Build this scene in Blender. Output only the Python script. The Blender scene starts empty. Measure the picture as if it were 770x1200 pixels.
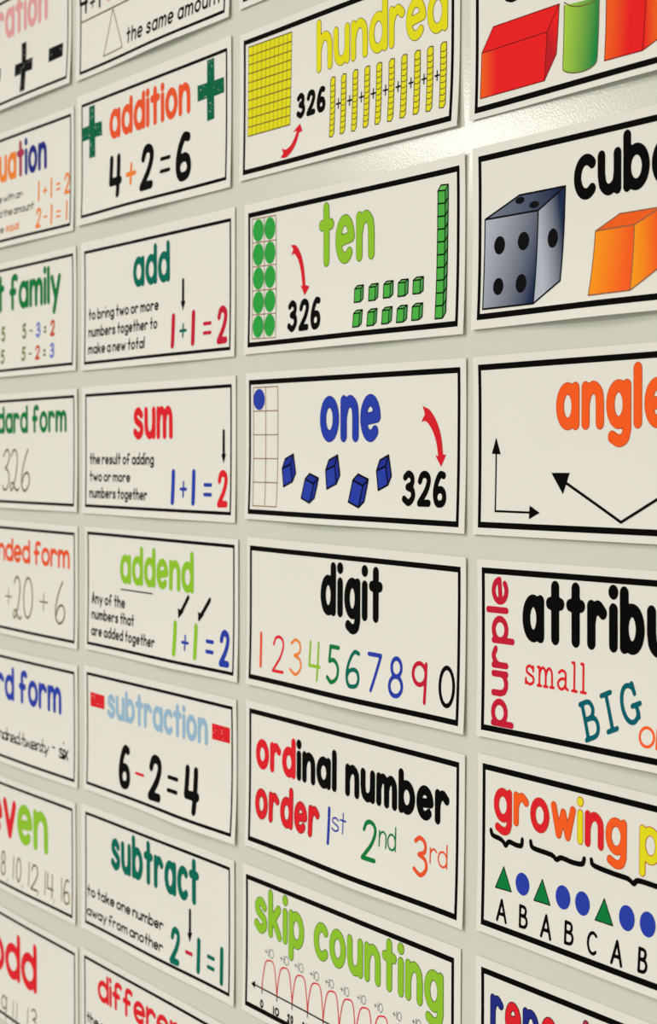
import bpy, math, random
import numpy as np
from mathutils import Vector, Matrix, Quaternion
from mathutils.geometry import delaunay_2d_cdt

# ------------------------------------------------------------------ camera, light, exposure
# All wall measurements are in millimetres: x along the wall, z up; the room lies towards -y.
random.seed(7)
scene = bpy.context.scene
MM = 0.001
LIFT_Z = 1.70                                    # height of the wall chart's origin above the floor
def wp(x, y, z): return Vector((x * MM, y * MM, z * MM + LIFT_Z))

cam_data = bpy.data.cameras.new('camera')
cam = bpy.data.objects.new('camera', cam_data)
scene.collection.objects.link(cam)
yaw, pitch, roll = -1.014438, -0.028233, 0.000271
fwd = Vector((math.sin(yaw) * math.cos(pitch), math.cos(yaw) * math.cos(pitch), math.sin(pitch)))
rgt = Vector((math.cos(yaw), -math.sin(yaw), 0.0)); upv = rgt.cross(fwd)
m = Matrix((rgt, upv, -fwd)).transposed().to_4x4()
m.translation = wp(1569.543, -592.446, -275.186)
cam.matrix_world = m
cam_data.sensor_fit = 'VERTICAL'
cam_data.sensor_height = 36.0
cam_data.lens = 2140.736 / 1200.0 * 36.0
cam_data.clip_start = 0.05
cam_data.dof.use_dof = True
cam_data.dof.focus_distance = 0.985
cam_data.dof.aperture_fstop = 17
scene.camera = cam

world = bpy.data.worlds.new('world'); scene.world = world
world.use_nodes = True
bgn = world.node_tree.nodes['Background']
bgn.inputs['Color'].default_value = (0.965, 0.955, 0.88, 1)
bgn.inputs['Strength'].default_value = 0.50

def area(name, loc, sx, sy, power, rot=(0, 0, 0), col=(0.97, 0.94, 0.85)):
    d = bpy.data.lights.new(name, 'AREA'); d.shape = 'RECTANGLE'; d.size = sx; d.size_y = sy
    d.energy = power; d.color = col
    o = bpy.data.objects.new(name, d); scene.collection.objects.link(o)
    o.location = loc; o.rotation_euler = rot
    return o
# ceiling light panels of the room, facing straight down
for (x, y, p) in ((-5200, -4520, 74), (300, -1900, 30), (-200, -4100, 60), (1700, -4100, 95)):
    area('ceiling_panel_light', wp(x, y, 1200), 0.5 if x < -5000 else 1.2, 1.1, p, col=(1, 0.97, 0.93) if x < -5000 else (0.975, 0.94, 0.845))

scene.view_settings.view_transform = 'Standard'
scene.view_settings.look = 'None'
scene.view_settings.exposure = 0.0
scene.view_settings.gamma = 1.0
scene.view_settings.use_curve_mapping = False

# ------------------------------------------------------------------ materials
def srgb(r, g, b):
    f = lambda c: c / 12.92 if c <= .04045 else ((c + .055) / 1.055) ** 2.4
    return tuple(f(v / 255.0) for v in (r, g, b))
PAPER_ALBEDO = (0.80, 0.78, 0.72)
PAPER_SEEN = srgb(229, 222, 206)
def ink(r, g, b):            # ink colour as it reads beside the paper in the photograph
    s = srgb(r, g, b)
    return tuple(min(1, s[i] / PAPER_SEEN[i] * PAPER_ALBEDO[i]) for i in range(3))
INK = {k: ink(*v) for k, v in {
 'black': (5, 4, 4), 'ink': (14, 12, 14), 'olive': (112, 98, 52), 'olive_dark': (66, 56, 24), 'brown': (150, 98, 66), 'moss': (120, 128, 70),
 'vermilion': (232, 84, 44), 'orange': (238, 128, 50), 'rust': (196, 78, 30), 'pink': (224, 156, 150), 'purple_red': (170, 52, 80),
 'navy': (34, 42, 122), 'blue': (42, 62, 160), 'blue_dark': (33, 48, 140), 'periwinkle': (108, 122, 190), 'sky': (150, 180, 198), 'green': (20, 118, 56), 'green_dark': (8, 98, 64), 'green_out': (56, 86, 28),
 'teal': (4, 104, 84), 'teal_dark': (8, 92, 100), 'lime': (142, 190, 44), 'leaf': (48, 158, 62), 'yellow': (226, 214, 30), 'red': (222, 34, 42), 'crimson': (196, 30, 52), 'arrow_red': (214, 32, 42),
 'cube_green': (76, 172, 66), 'cube_green_dark': (70, 146, 72), 'cube_green_light': (108, 182, 88), 'print_orange': (240, 96, 30), 'print_red': (232, 34, 34), 'print_red_dark': (188, 30, 36), 'maroon': (130, 24, 20),
 'print_lime': (166, 200, 66), 'print_green': (10, 128, 62), 'print_dkgreen': (14, 122, 56), 'print_orange_red': (246, 92, 32), 'print_amber': (248, 150, 28),
 'die_light': (178, 181, 187), 'die_mid': (112, 118, 130), 'die_dark': (26, 40, 72)}.items()}

def new_mat(name):
    mt = bpy.data.materials.new(name); mt.use_nodes = True
    return mt, mt.node_tree.nodes, mt.node_tree.links, mt.node_tree.nodes['Principled BSDF']
ink_mat, n, l, b = new_mat('printed_ink')
at = n.new('ShaderNodeAttribute'); at.attribute_name = 'ink'
l.new(at.outputs['Color'], b.inputs['Base Color'])
b.inputs['Roughness'].default_value = 0.6; b.inputs['Specular IOR Level'].default_value = 0.03

paper_mat, n, l, b = new_mat('card_stock')
tc = n.new('ShaderNodeTexCoord'); nz = n.new('ShaderNodeTexNoise'); nz.inputs['Scale'].default_value = 900; nz.inputs['Detail'].default_value = 3
l.new(tc.outputs['Object'], nz.inputs['Vector'])
bp = n.new('ShaderNodeBump'); bp.inputs['Strength'].default_value = 0.05; bp.inputs['Distance'].default_value = 0.0002
l.new(nz.outputs['Fac'], bp.inputs['Height']); l.new(bp.outputs['Normal'], b.inputs['Normal'])
mr = n.new('ShaderNodeMix'); mr.data_type = 'RGBA'
nz2 = n.new('ShaderNodeTexNoise'); nz2.inputs['Scale'].default_value = 14
l.new(tc.outputs['Object'], nz2.inputs['Vector']); l.new(nz2.outputs['Fac'], mr.inputs[0])
mr.inputs[6].default_value = (*[c * .985 for c in PAPER_ALBEDO], 1); mr.inputs[7].default_value = (*[min(1, c * 1.015) for c in PAPER_ALBEDO], 1)
l.new(mr.outputs[2], b.inputs['Base Color'])
b.inputs['Roughness'].default_value = 0.6; b.inputs['Specular IOR Level'].default_value = 0.25

wall_mat, n, l, b = new_mat('glossy_wall_paint')
tc = n.new('ShaderNodeTexCoord')
nz = n.new('ShaderNodeTexNoise'); nz.inputs['Scale'].default_value = 3.0; nz.inputs['Detail'].default_value = 4
l.new(tc.outputs['Object'], nz.inputs['Vector'])
mr = n.new('ShaderNodeMix'); mr.data_type = 'RGBA'
l.new(nz.outputs['Fac'], mr.inputs[0])
mr.inputs[6].default_value = (0.65, 0.665, 0.57, 1); mr.inputs[7].default_value = (0.69, 0.705, 0.615, 1)
l.new(mr.outputs[2], b.inputs['Base Color'])
b.inputs['Roughness'].default_value = 0.15
b.inputs['Specular IOR Level'].default_value = 0.5
vo = n.new('ShaderNodeTexNoise'); vo.inputs['Scale'].default_value = 700; vo.inputs['Detail'].default_value = 2; vo.inputs['Roughness'].default_value = 0.5
l.new(tc.outputs['Object'], vo.inputs['Vector'])
bp = n.new('ShaderNodeBump'); bp.inputs['Strength'].default_value = 0.13; bp.inputs['Distance'].default_value = 0.0004
l.new(vo.outputs['Fac'], bp.inputs['Height']); l.new(bp.outputs['Normal'], b.inputs['Normal'])

# ------------------------------------------------------------------ wall
def box_mesh(name, lo, hi, mat):
    me = bpy.data.meshes.new(name)
    v = [(x, y, z) for x in (lo[0], hi[0]) for y in (lo[1], hi[1]) for z in (lo[2], hi[2])]
    f = [(0, 1, 3, 2), (4, 6, 7, 5), (0, 4, 5, 1), (2, 3, 7, 6), (0, 2, 6, 4), (1, 5, 7, 3)]
    me.from_pydata(v, [], f); me.materials.append(mat); me.validate(); me.update()
    o = bpy.data.objects.new(name, me); scene.collection.objects.link(o); return o
wall = box_mesh('wall_back', (-4.0, 0.0, 0.0), (3.2, 0.12, 3.1), wall_mat)
wall['kind'] = 'structure'

# ------------------------------------------------------------------ stroke letters
# Every glyph is a set of pen strokes; y 0 = baseline, 1 = x-height (or digit height), A = ascender, D = descender
def arc(cx, cy, rx, ry, a0=0, a1=360, k=26):
    return [(cx + rx * math.cos(math.radians(a0 + (a1 - a0) * i / k)), cy + ry * math.sin(math.radians(a0 + (a1 - a0) * i / k))) for i in range(k + 1)]
def spline(p, k=7):
    q = [(2 * p[0][0] - p[1][0], 2 * p[0][1] - p[1][1])] + list(p) + [(2 * p[-1][0] - p[-2][0], 2 * p[-1][1] - p[-2][1])]
    o = []
    for i in range(1, len(q) - 2):
        for j in range(k):
            t = j / k; a, b_, c, d = q[i - 1], q[i], q[i + 1], q[i + 2]
            o.append(tuple(.5 * (2 * b_[e] + (c[e] - a[e]) * t + (2 * a[e] - 5 * b_[e] + 4 * c[e] - d[e]) * t * t + (3 * b_[e] - a[e] - 3 * c[e] + d[e]) * t ** 3) for e in (0, 1)))
    return o + [tuple(p[-1])]
A, D = 2.0, -1.0                                     # codes; rescaled to the real ascender and descender
bowl = arc(.28, .5, .28, .5)
hump = lambda x, w: spline([(x, .55), (x + .1 * w / .5, .86), (x + .56 * w, 1), (x + .92 * w, .84), (x + w, .55)]) + [(x + w, 0)]
GL = {
 'a': [bowl, [(.56, 1), (.56, 0)]], 'b': [[(0, A), (0, 0)], bowl], 'c': [arc(.28, .5, .28, .5, 48, 312)],
 'd': [bowl, [(.56, A), (.56, 0)]], 'e': [[(.02, .46), (.56, .54)] + arc(.28, .5, .28, .5, 5, 312)],
 'f': [[(.14, 0), (.14, 1.45)] + arc(.32, 1.45, .18, .5, 175, 40, 10), [(0, .72), (.34, .72)]],
 'g': [bowl, [(.56, 1), (.56, -.35)] + spline([(.56, -.35), (.48, -.85), (.28, -1), (.06, -.78)])],
 'h': [[(0, A), (0, 0)], hump(0, .5)], 'i': [[(0, .96), (0, 0)], [(0, A), (0, A - .02), 'dot']],
 'k': [[(0, A), (0, 0)], [(.44, .95), (.03, .4)], [(.18, .52), (.48, 0)]], 'l': [[(0, A), (0, 0)]],
 'm': [[(0, 1), (0, 0)], hump(0, .4), hump(.4, .4)], 'n': [[(0, 1), (0, 0)], hump(0, .5)], 'o': [bowl],
 'p': [[(0, 1), (0, D)], bowl], 'q': [bowl, [(.56, 1), (.56, D)]],
 'r': [[(0, 1), (0, 0)], spline([(0, .55), (.07, .82), (.24, 1), (.42, .84)])],
 's': [spline([(.43, .84), (.25, 1), (.06, .88), (.06, .66), (.24, .52), (.43, .38), (.43, .13), (.22, 0), (0, .15)])],
 't': [[(.2, A), (.2, 0)], [(0, .97), (.4, .97)]], 'u': [[(0, 1)] + spline([(0, .45), (.06, .14), (.24, 0), (.44, .16), (.5, .45)]), [(.5, 1), (.5, 0)]],
 'v': [[(0, 1), (.24, 0), (.48, 1)]], 'w': [[(0, 1), (.2, 0), (.38, .82), (.56, 0), (.76, 1)]],
 'x': [[(0, 1), (.46, 0)], [(.46, 1), (0, 0)]], 'y': [[(0, 1), (.26, .08)], [(.52, 1), (.14, D)]], 'z': [[(0, 1), (.44, 1), (0, 0), (.46, 0)]],
 '0': [arc(.25, .5, .25, .5)], '1': [[(0, 1), (0, 0)]],
 '2': [spline([(.02, .76), (.1, .94), (.25, 1), (.41, .92), (.44, .72), (.32, .42), (.12, .15), (0, 0)]) + [(.46, .01)]],
 '3': [spline([(.03, .88), (.2, 1), (.38, .9), (.38, .66), (.16, .54)]), spline([(.16, .54), (.4, .44), (.44, .2), (.24, 0), (0, .12)])],
 '4': [[(.02, 1), (.0, .36), (.5, .36)], [(.4, 1), (.4, 0)]],
 '5': [[(.42, 1), (.07, 1), (.05, .58)], spline([(.05, .58), (.24, .63), (.43, .45), (.42, .15), (.2, 0), (0, .12)])],
 '6': [spline([(.4, .97), (.24, 1), (.1, .8), (.01, .5), (.01, .22), (.1, .03), (.24, 0), (.39, .06), (.44, .24), (.38, .43), (.24, .49), (.08, .42), (.01, .26)])],
 '7': [[(0, 1), (.46, 1), (.16, 0)]], '8': [arc(.23, .76, .18, .24), arc(.23, .26, .23, .26)], '9': [arc(.22, .72, .22, .28), [(.44, 1), (.42, 0)]],
 '+': [[(0, .5), (.4, .5)], [(.2, .25), (.2, .75)]], '=': [[(0, .35), (.4, .35)], [(0, .65), (.4, .65)]], '-': [[(0, .5), (.3, .5)]],
 ',': [[(.06, .06), (0, -.12)]],
 'A': [[(0, 0), (.25, 1), (.5, 0)], [(.09, .33), (.41, .33)]],
 'B': [[(0, 1), (0, 0)], spline([(0, 1), (.3, .96), (.36, .76), (.26, .57), (0, .54)]), spline([(0, .54), (.34, .5), (.44, .27), (.32, .04), (0, 0)])],
 'C': [arc(.3, .5, .3, .5, 50, 310)],
}
SLAB = {                                             # typewriter-like lettering with serifs
 's': [spline([(.42, .84), (.24, 1), (.06, .88), (.06, .66), (.24, .52), (.43, .38), (.43, .13), (.22, 0), (0, .15)]), [(.43, .98), (.43, .72)], [(0, .3), (0, .02)]],
 'm': [[(0, 1), (.1, 1), (.1, 0)], hump(.1, .36), hump(.46, .36), [(0, 0), (.2, 0)], [(.36, 0), (.56, 0)], [(.72, 0), (.92, 0)]],
 'a': [spline([(.05, .86), (.24, 1), (.42, .86), (.43, .5)]) + [(.43, .1), (.56, 0)], spline([(.43, .55), (.18, .54), (0, .3), (.1, .03), (.28, .02), (.43, .25)])],
 'l': [[(0, A), (.12, A), (.12, 0)], [(0, 0), (.26, 0)]],
 'B': [[(.08, 1), (.08, 0)], spline([(0, 1), (.34, .98), (.46, .77), (.36, .57), (.08, .54)]), spline([(.08, .54), (.44, .5), (.54, .27), (.42, .03), (0, 0)])],
 'I': [[(.18, 1), (.18, 0)], [(0, 1), (.36, 1)], [(0, 0), (.36, 0)]],
 'G': [arc(.3, .5, .3, .5, 42, 322), [(.52, .42), (.52, .08)], [(.36, .42), (.66, .42)], [(.51, 1), (.53, .72)]],
}
SCRIPT = {
 '3': [spline([(.02, .84), (.12, .96), (.24, 1), (.33, .86), (.26, .66), (.12, .55)]), spline([(.12, .55), (.3, .44), (.34, .2), (.22, .03), (.06, .02), (.0, .12)])],
 '2': [spline([(.0, .84), (.12, .99), (.26, .95), (.32, .75), (.26, .4), (.14, .08), (.03, 0), (0, .12), (.1, .2), (.2, .08), (.36, 0), (.44, .06)])],
 '6': [spline([(.34, 1), (.18, .76), (.05, .42), (.05, .14), (.2, 0), (.38, .1), (.43, .3), (.33, .44), (.16, .38), (.06, .18)])],
 '0': [arc(.25, .5, .25, .5)],
}
def cursive(ch):                                     # the same letters joined by a stroke along the baseline
    g = [list(s) for s in GL[ch]]; x1 = max(p[0] for s in g for p in s if p != 'dot')
    if ch in 'yx': return g
    g.append(spline([(x1, .08), (x1 + .1, 0), (x1 + .26, .35)], 5)); return g

def sdf(strokes, pts):
    d = np.full(len(pts), 1e9)
    for P, r in strokes:
        P = np.asarray(P, float)
        a, b_ = P[:-1], P[1:]
        for i in range(len(a)):
            ab = b_[i] - a[i]; L = ab @ ab
            ap = pts - a[i]
            t = np.clip((ap @ ab) / L, 0, 1) if L > 1e-12 else np.zeros(len(pts))
            q = ap - t[:, None] * ab
            np.minimum(d, np.sqrt((q * q).sum(1)) - r, out=d)
    return d
def triangulate(verts, edges, keep, step):
    res = delaunay_2d_cdt([Vector(v) for v in verts], edges, [], 0, 1e-7)
    V = np.array([(v.x, v.y) for v in res[0]]); T = np.array([f for f in res[2] if len(f) == 3])
    c = V[T].mean(1); ok = keep(c)
    T = T[ok]
    v0, v1, v2 = V[T[:, 0]], V[T[:, 1]], V[T[:, 2]]
    ar = (v1[:, 0] - v0[:, 0]) * (v2[:, 1] - v0[:, 1]) - (v1[:, 1] - v0[:, 1]) * (v2[:, 0] - v0[:, 0])
    T[ar < 0] = T[ar < 0][:, ::-1]
    T = T[np.abs(ar) > 1e-9]
    return V, T
def stroke_mesh(strokes, cell, step=5.0):
    """outline of a union of round-ended pen strokes, filled with triangles (mm)"""
    allp = np.array([p for P, r in strokes for p in P]); rm = max(r for P, r in strokes)
    lo = allp.min(0) - rm - 2 * cell; hi = allp.max(0) + rm + 2 * cell
    nx, ny = (np.ceil((hi - lo) / cell).astype(int) + 1)
    gx = lo[0] + cell * np.arange(nx); gy = lo[1] + cell * np.arange(ny)
    X, Y = np.meshgrid(gx, gy, indexing='ij')
    F = sdf(strokes, np.c_[X.ravel(), Y.ravel()]).reshape(nx, ny)
    F[np.abs(F) < 1e-6] = 1e-6
    ins = F < 0
    verts, idx, edges = [], {}, []
    def ev(i, j, k):                                 # k 0: edge along x, 1: along y
        key = (i, j, k)
        if key not in idx:
            i2, j2 = (i + 1, j) if k == 0 else (i, j + 1)
            t = F[i, j] / (F[i, j] - F[i2, j2]); t = min(max(t, .02), .98)
            idx[key] = len(verts)
            verts.append((gx[i] + (gx[i2] - gx[i]) * t, gy[j] + (gy[j2] - gy[j]) * t))
        return idx[key]
    s = ins[:-1, :-1] * 1 + ins[1:, :-1] * 2 + ins[1:, 1:] * 4 + ins[:-1, 1:] * 8
    for i, j in zip(*np.nonzero((s > 0) & (s < 15))):
        c = s[i, j]
        B = lambda: ev(i, j, 0); R_ = lambda: ev(i + 1, j, 1); T_ = lambda: ev(i, j + 1, 0); L_ = lambda: ev(i, j, 1)
        tab = {1: ((L_, B),), 2: ((B, R_),), 3: ((L_, R_),), 4: ((R_, T_),), 5: ((L_, T_), (B, R_)), 6: ((B, T_),), 7: ((L_, T_),)}
        tab.update({14: tab[1], 13: tab[2], 12: tab[3], 11: tab[4], 10: ((L_, B), (R_, T_)), 9: tab[6], 8: tab[7]})
        for a, b_ in tab[c]: edges.append((a(), b_()))
    px = np.arange(lo[0], hi[0], step) + step * .5; py = np.arange(lo[1], hi[1], step) + step * .5
    PX, PY = np.meshgrid(px, py); S = np.c_[PX.ravel(), PY.ravel()]
    if len(S): S = S[sdf(strokes, S) < -cell]
    return triangulate(verts + [tuple(q) for q in S], edges, lambda c: sdf(strokes, c) < 0, step)
def poly_mesh(P, step=5.0):
    P = [np.array(p, float) for p in P]; verts = []
    for a, b_ in zip(P, P[1:] + P[:1]):
        k = max(1, int(np.hypot(*(b_ - a)) / step))
        verts += [tuple(a + (b_ - a) * i / k) for i in range(k)]
    n_ = len(verts); V = np.array(verts)
    def inside(c):
        r = np.zeros(len(c), bool)
        for i in range(n_):
            a, b_ = V[i], V[(i + 1) % n_]
            cr = (a[1] > c[:, 1]) != (b_[1] > c[:, 1])
            with np.errstate(divide='ignore', invalid='ignore'):
                r ^= cr & (c[:, 0] < (b_[0] - a[0]) * (c[:, 1] - a[1]) / (b_[1] - a[1]) + a[0])
        return r
    lo, hi = V.min(0), V.max(0)
    px = np.arange(lo[0], hi[0], step) + step * .5; py = np.arange(lo[1], hi[1], step) + step * .5
    PX, PY = np.meshgrid(px, py); S = np.c_[PX.ravel(), PY.ravel()]
    if len(S): S = S[inside(S)]
    return triangulate(verts + [tuple(q) for q in S], [(i, (i + 1) % n_) for i in range(n_)], inside, step)

def place_glyph(strokes, fx, fy, r):
    out = []
    for s_ in strokes:
        dot = s_[-1] == 'dot'; P = [p for p in s_ if p != 'dot']
        out.append(([(fx(p[0]), fy(p[1])) for p in P], r * (1.12 if dot else 1)))
    return out
def text_glyphs(t, o):
    """t fitted to width o['w']; pre and post run on beyond it. yields (index, strokes in mm)"""
    h = o['h']; r = o['r'] * h; gap = o['gap'] * h; asc = o['asc']; desc = -.36
    pre, post = o.get('pre', ''), o.get('post', '')
    font = o.get('font', 'n')
    def glyph(ch):
        if font == 'b' and ch in SLAB: return SLAB[ch]
        if font == 's' and ch in SCRIPT: return SCRIPT[ch]
        if font == 'c': return cursive(ch)
        return GL[ch]
    def wid(ch): return max(p[0] for s_ in GL[ch] for p in s_ if p != 'dot') if font not in 'bs' else max(p[0] for s_ in glyph(ch) for p in s_ if p != 'dot')
    space = .5 * h if r < .13 * h and h < 12 else .42 * h
    def fy(y):
        if y > 1: return (h - r) + (y - 1) * (asc - 1) * h
        if y < 0: return r + y * (-desc * h)
        return r + y * (h - 2 * r)
    W0 = sum(wid(c) for c in t if c != ' ')
    fixed = sum((space if c == ' ' else 2 * r + gap) for c in t) - gap
    s = (o['w'] - fixed) / W0
    pw = sum((space if c == ' ' else wid(c) * s + 2 * r + gap) for c in pre)
    x = -pw; res = []; th = o.get('rot', 0); co, si = math.cos(th), math.sin(th); cap = o.get('caps')
    for k, ch in enumerate(pre + t + post):
        if ch == ' ': x += space; continue
        x0 = x + r; sl = o.get('slant', 0)
        g = place_glyph(glyph(ch), lambda u: x0 + u * s, lambda y: (fy(y) if not (cap and ch.isupper()) else r + y * (asc * h - 2 * r)), r)
        g = [([(o['x'] + (px + sl * py) * co - py * si, o['y'] + (px + sl * py) * si + py * co) for px, py in P], rr) for P, rr in g]
        res.append((k, g)); x += wid(ch) * s + 2 * r + gap
    return res

# ------------------------------------------------------------------ cards
CARD_W, CARD_H = 236.0, 87.976
GROUP = 'printed vocabulary cards on the wall'
def smooth01(t): t = min(max(t, 0), 1); return t * t * (3 - 2 * t)

class Sheet:
    """the card's paper: how far each point of it stands off the wall, in mm"""
    def __init__(self, margins, lift):
        self.L, self.R, self.T, self.B = margins
        self.amp, self.cu, self.sp = lift
        self.base = random.uniform(.35, .6)
        self.rl, self.ll = random.uniform(.1, .4), random.uniform(.1, .4)
        self.tp = random.uniform(.1, .4)
        self.ph = random.uniform(0, 6)
    def off(self, u, v):
        U = u / 118.0; t = np.clip((-v + 6) / 54.0, 0, 1.2)
        prof = np.exp(-((U - self.cu) / self.sp) ** 2)
        z = self.base + 1.45 * self.amp * t ** 2.2 * (.25 + .75 * prof)
        z = z + self.rl * np.clip((U - .72) / .3, 0, 1.3) ** 2 + self.ll * np.clip((-U - .75) / .3, 0, 1.3) ** 2
        z = z + self.tp * np.clip((v - 18) / 30.0, 0, 1.2) ** 2 * (1 + np.sin(U * 4 + self.ph)) + .12 * np.sin(U * 5 + self.ph) * np.clip((-v + 30) / 60, 0, 1)
        return z

def link_mesh(name, V3, faces, cols, mat, parent):
    me = bpy.data.meshes.new(name)
    me.from_pydata(V3, [], faces)
    if cols is not None:
        ca = me.color_attributes.new('ink', 'FLOAT_COLOR', 'POINT')
        ca.data.foreach_set('color', np.c_[np.array(cols), np.ones(len(cols))].astype(np.float32).ravel())
    me.materials.append(mat)
    me.update()
    o = bpy.data.objects.new(name, me); scene.collection.objects.link(o)
    o.parent = parent
    return o
class Print:
    """flat print collected into one part; follows the curl of the sheet"""
    def __init__(self, sheet): self.s = sheet; self.V = []; self.F = []; self.C = []; self.n = 0
    def add(self, VT, col, layer):
        V, T = VT
        if not len(T): return
        y = -(self.s.off(V[:, 0], V[:, 1]) + .34 + .07 + .05 * layer)
        self.V.append(np.c_[V[:, 0], y, V[:, 1]] * MM); self.F.append(T + self.n); self.n += len(V)
        if callable(col): self.C.append(col(V))
        else: self.C.append(np.tile(np.array(INK[col]), (len(V), 1)))
    def build(self, name, parent):
        V = np.vstack(self.V); F_ = np.vstack(self.F); C = np.vstack(self.C)
        return link_mesh(name, V.tolist(), F_.tolist(), C, ink_mat, parent)

def sheet_mesh(sh, parent):
    us = np.linspace(-118 - sh.L, 118 + sh.R, 54); vs = np.linspace(-CARD_H / 2 - sh.B, CARD_H / 2 + sh.T, 24)
    nu, nv = len(us), len(vs); V = []; F_ = []
    for side in (0, 1):
        for u in us:
            for v in vs: V.append((u * MM, -(float(sh.off(u, v)) + (.34 if side == 0 else 0)) * MM, v * MM))
    k = lambda s_, i, j: s_ * nu * nv + i * nv + j
    for i in range(nu - 1):
        for j in range(nv - 1):
            F_.append((k(0, i, j), k(0, i + 1, j), k(0, i + 1, j + 1), k(0, i, j + 1)))
            F_.append((k(1, i, j), k(1, i, j + 1), k(1, i + 1, j + 1), k(1, i + 1, j)))
    for i in range(nu - 1):
        F_.append((k(0, i, 0), k(1, i, 0), k(1, i + 1, 0), k(0, i + 1, 0)))
        F_.append((k(0, i, nv - 1), k(0, i + 1, nv - 1), k(1, i + 1, nv - 1), k(1, i, nv - 1)))
    for j in range(nv - 1):
        F_.append((k(0, 0, j), k(0, 0, j + 1), k(1, 0, j + 1), k(1, 0, j)))
        F_.append((k(0, nu - 1, j), k(1, nu - 1, j), k(1, nu - 1, j + 1), k(0, nu - 1, j + 1)))
    return link_mesh('sheet', V, F_, None, paper_mat, parent)

def ring_mesh(w, h, t, s, step=5.0):
    x = np.unique(np.r_[np.linspace(-w / 2, w / 2, int(w / step)), -w / 2 + s, w / 2 - s]); z = np.unique(np.r_[np.linspace(-h / 2, h / 2, int(h / step)), -h / 2 + t, h / 2 - t])
    V = [(a, b_) for a in x for b_ in z]; T = []
    k = lambda i, j: i * len(z) + j
    for i in range(len(x) - 1):
        for j in range(len(z) - 1):
            cx, cz = (x[i] + x[i + 1]) / 2, (z[j] + z[j + 1]) / 2
            if abs(cx) > w / 2 - s or abs(cz) > h / 2 - t:
                T += [(k(i, j), k(i + 1, j), k(i + 1, j + 1)), (k(i, j), k(i + 1, j + 1), k(i, j + 1))]
    used = sorted({a for t_ in T for a in t_}); mp = {a: i for i, a in enumerate(used)}
    return np.array([V[a] for a in used]), np.array([[mp[a] for a in t_] for t_ in T])

def specks(pr, x0, x1, y0, y1, n_, layer):          # bare paper showing through worn ink
    for _ in range(n_):
        cx, cy = random.uniform(x0, x1), random.uniform(y0, y1); s_ = random.uniform(.25, .6)
        P = [(cx + s_ * random.uniform(.6, 1.2) * math.cos(a), cy + s_ * random.uniform(.6, 1.2) * math.sin(a)) for a in (0, 1.2, 2.4, 3.7, 5)]
        pr.add(poly_mesh(P), lambda V: np.tile(np.array(PAPER_ALBEDO), (len(V), 1)), layer)

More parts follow.
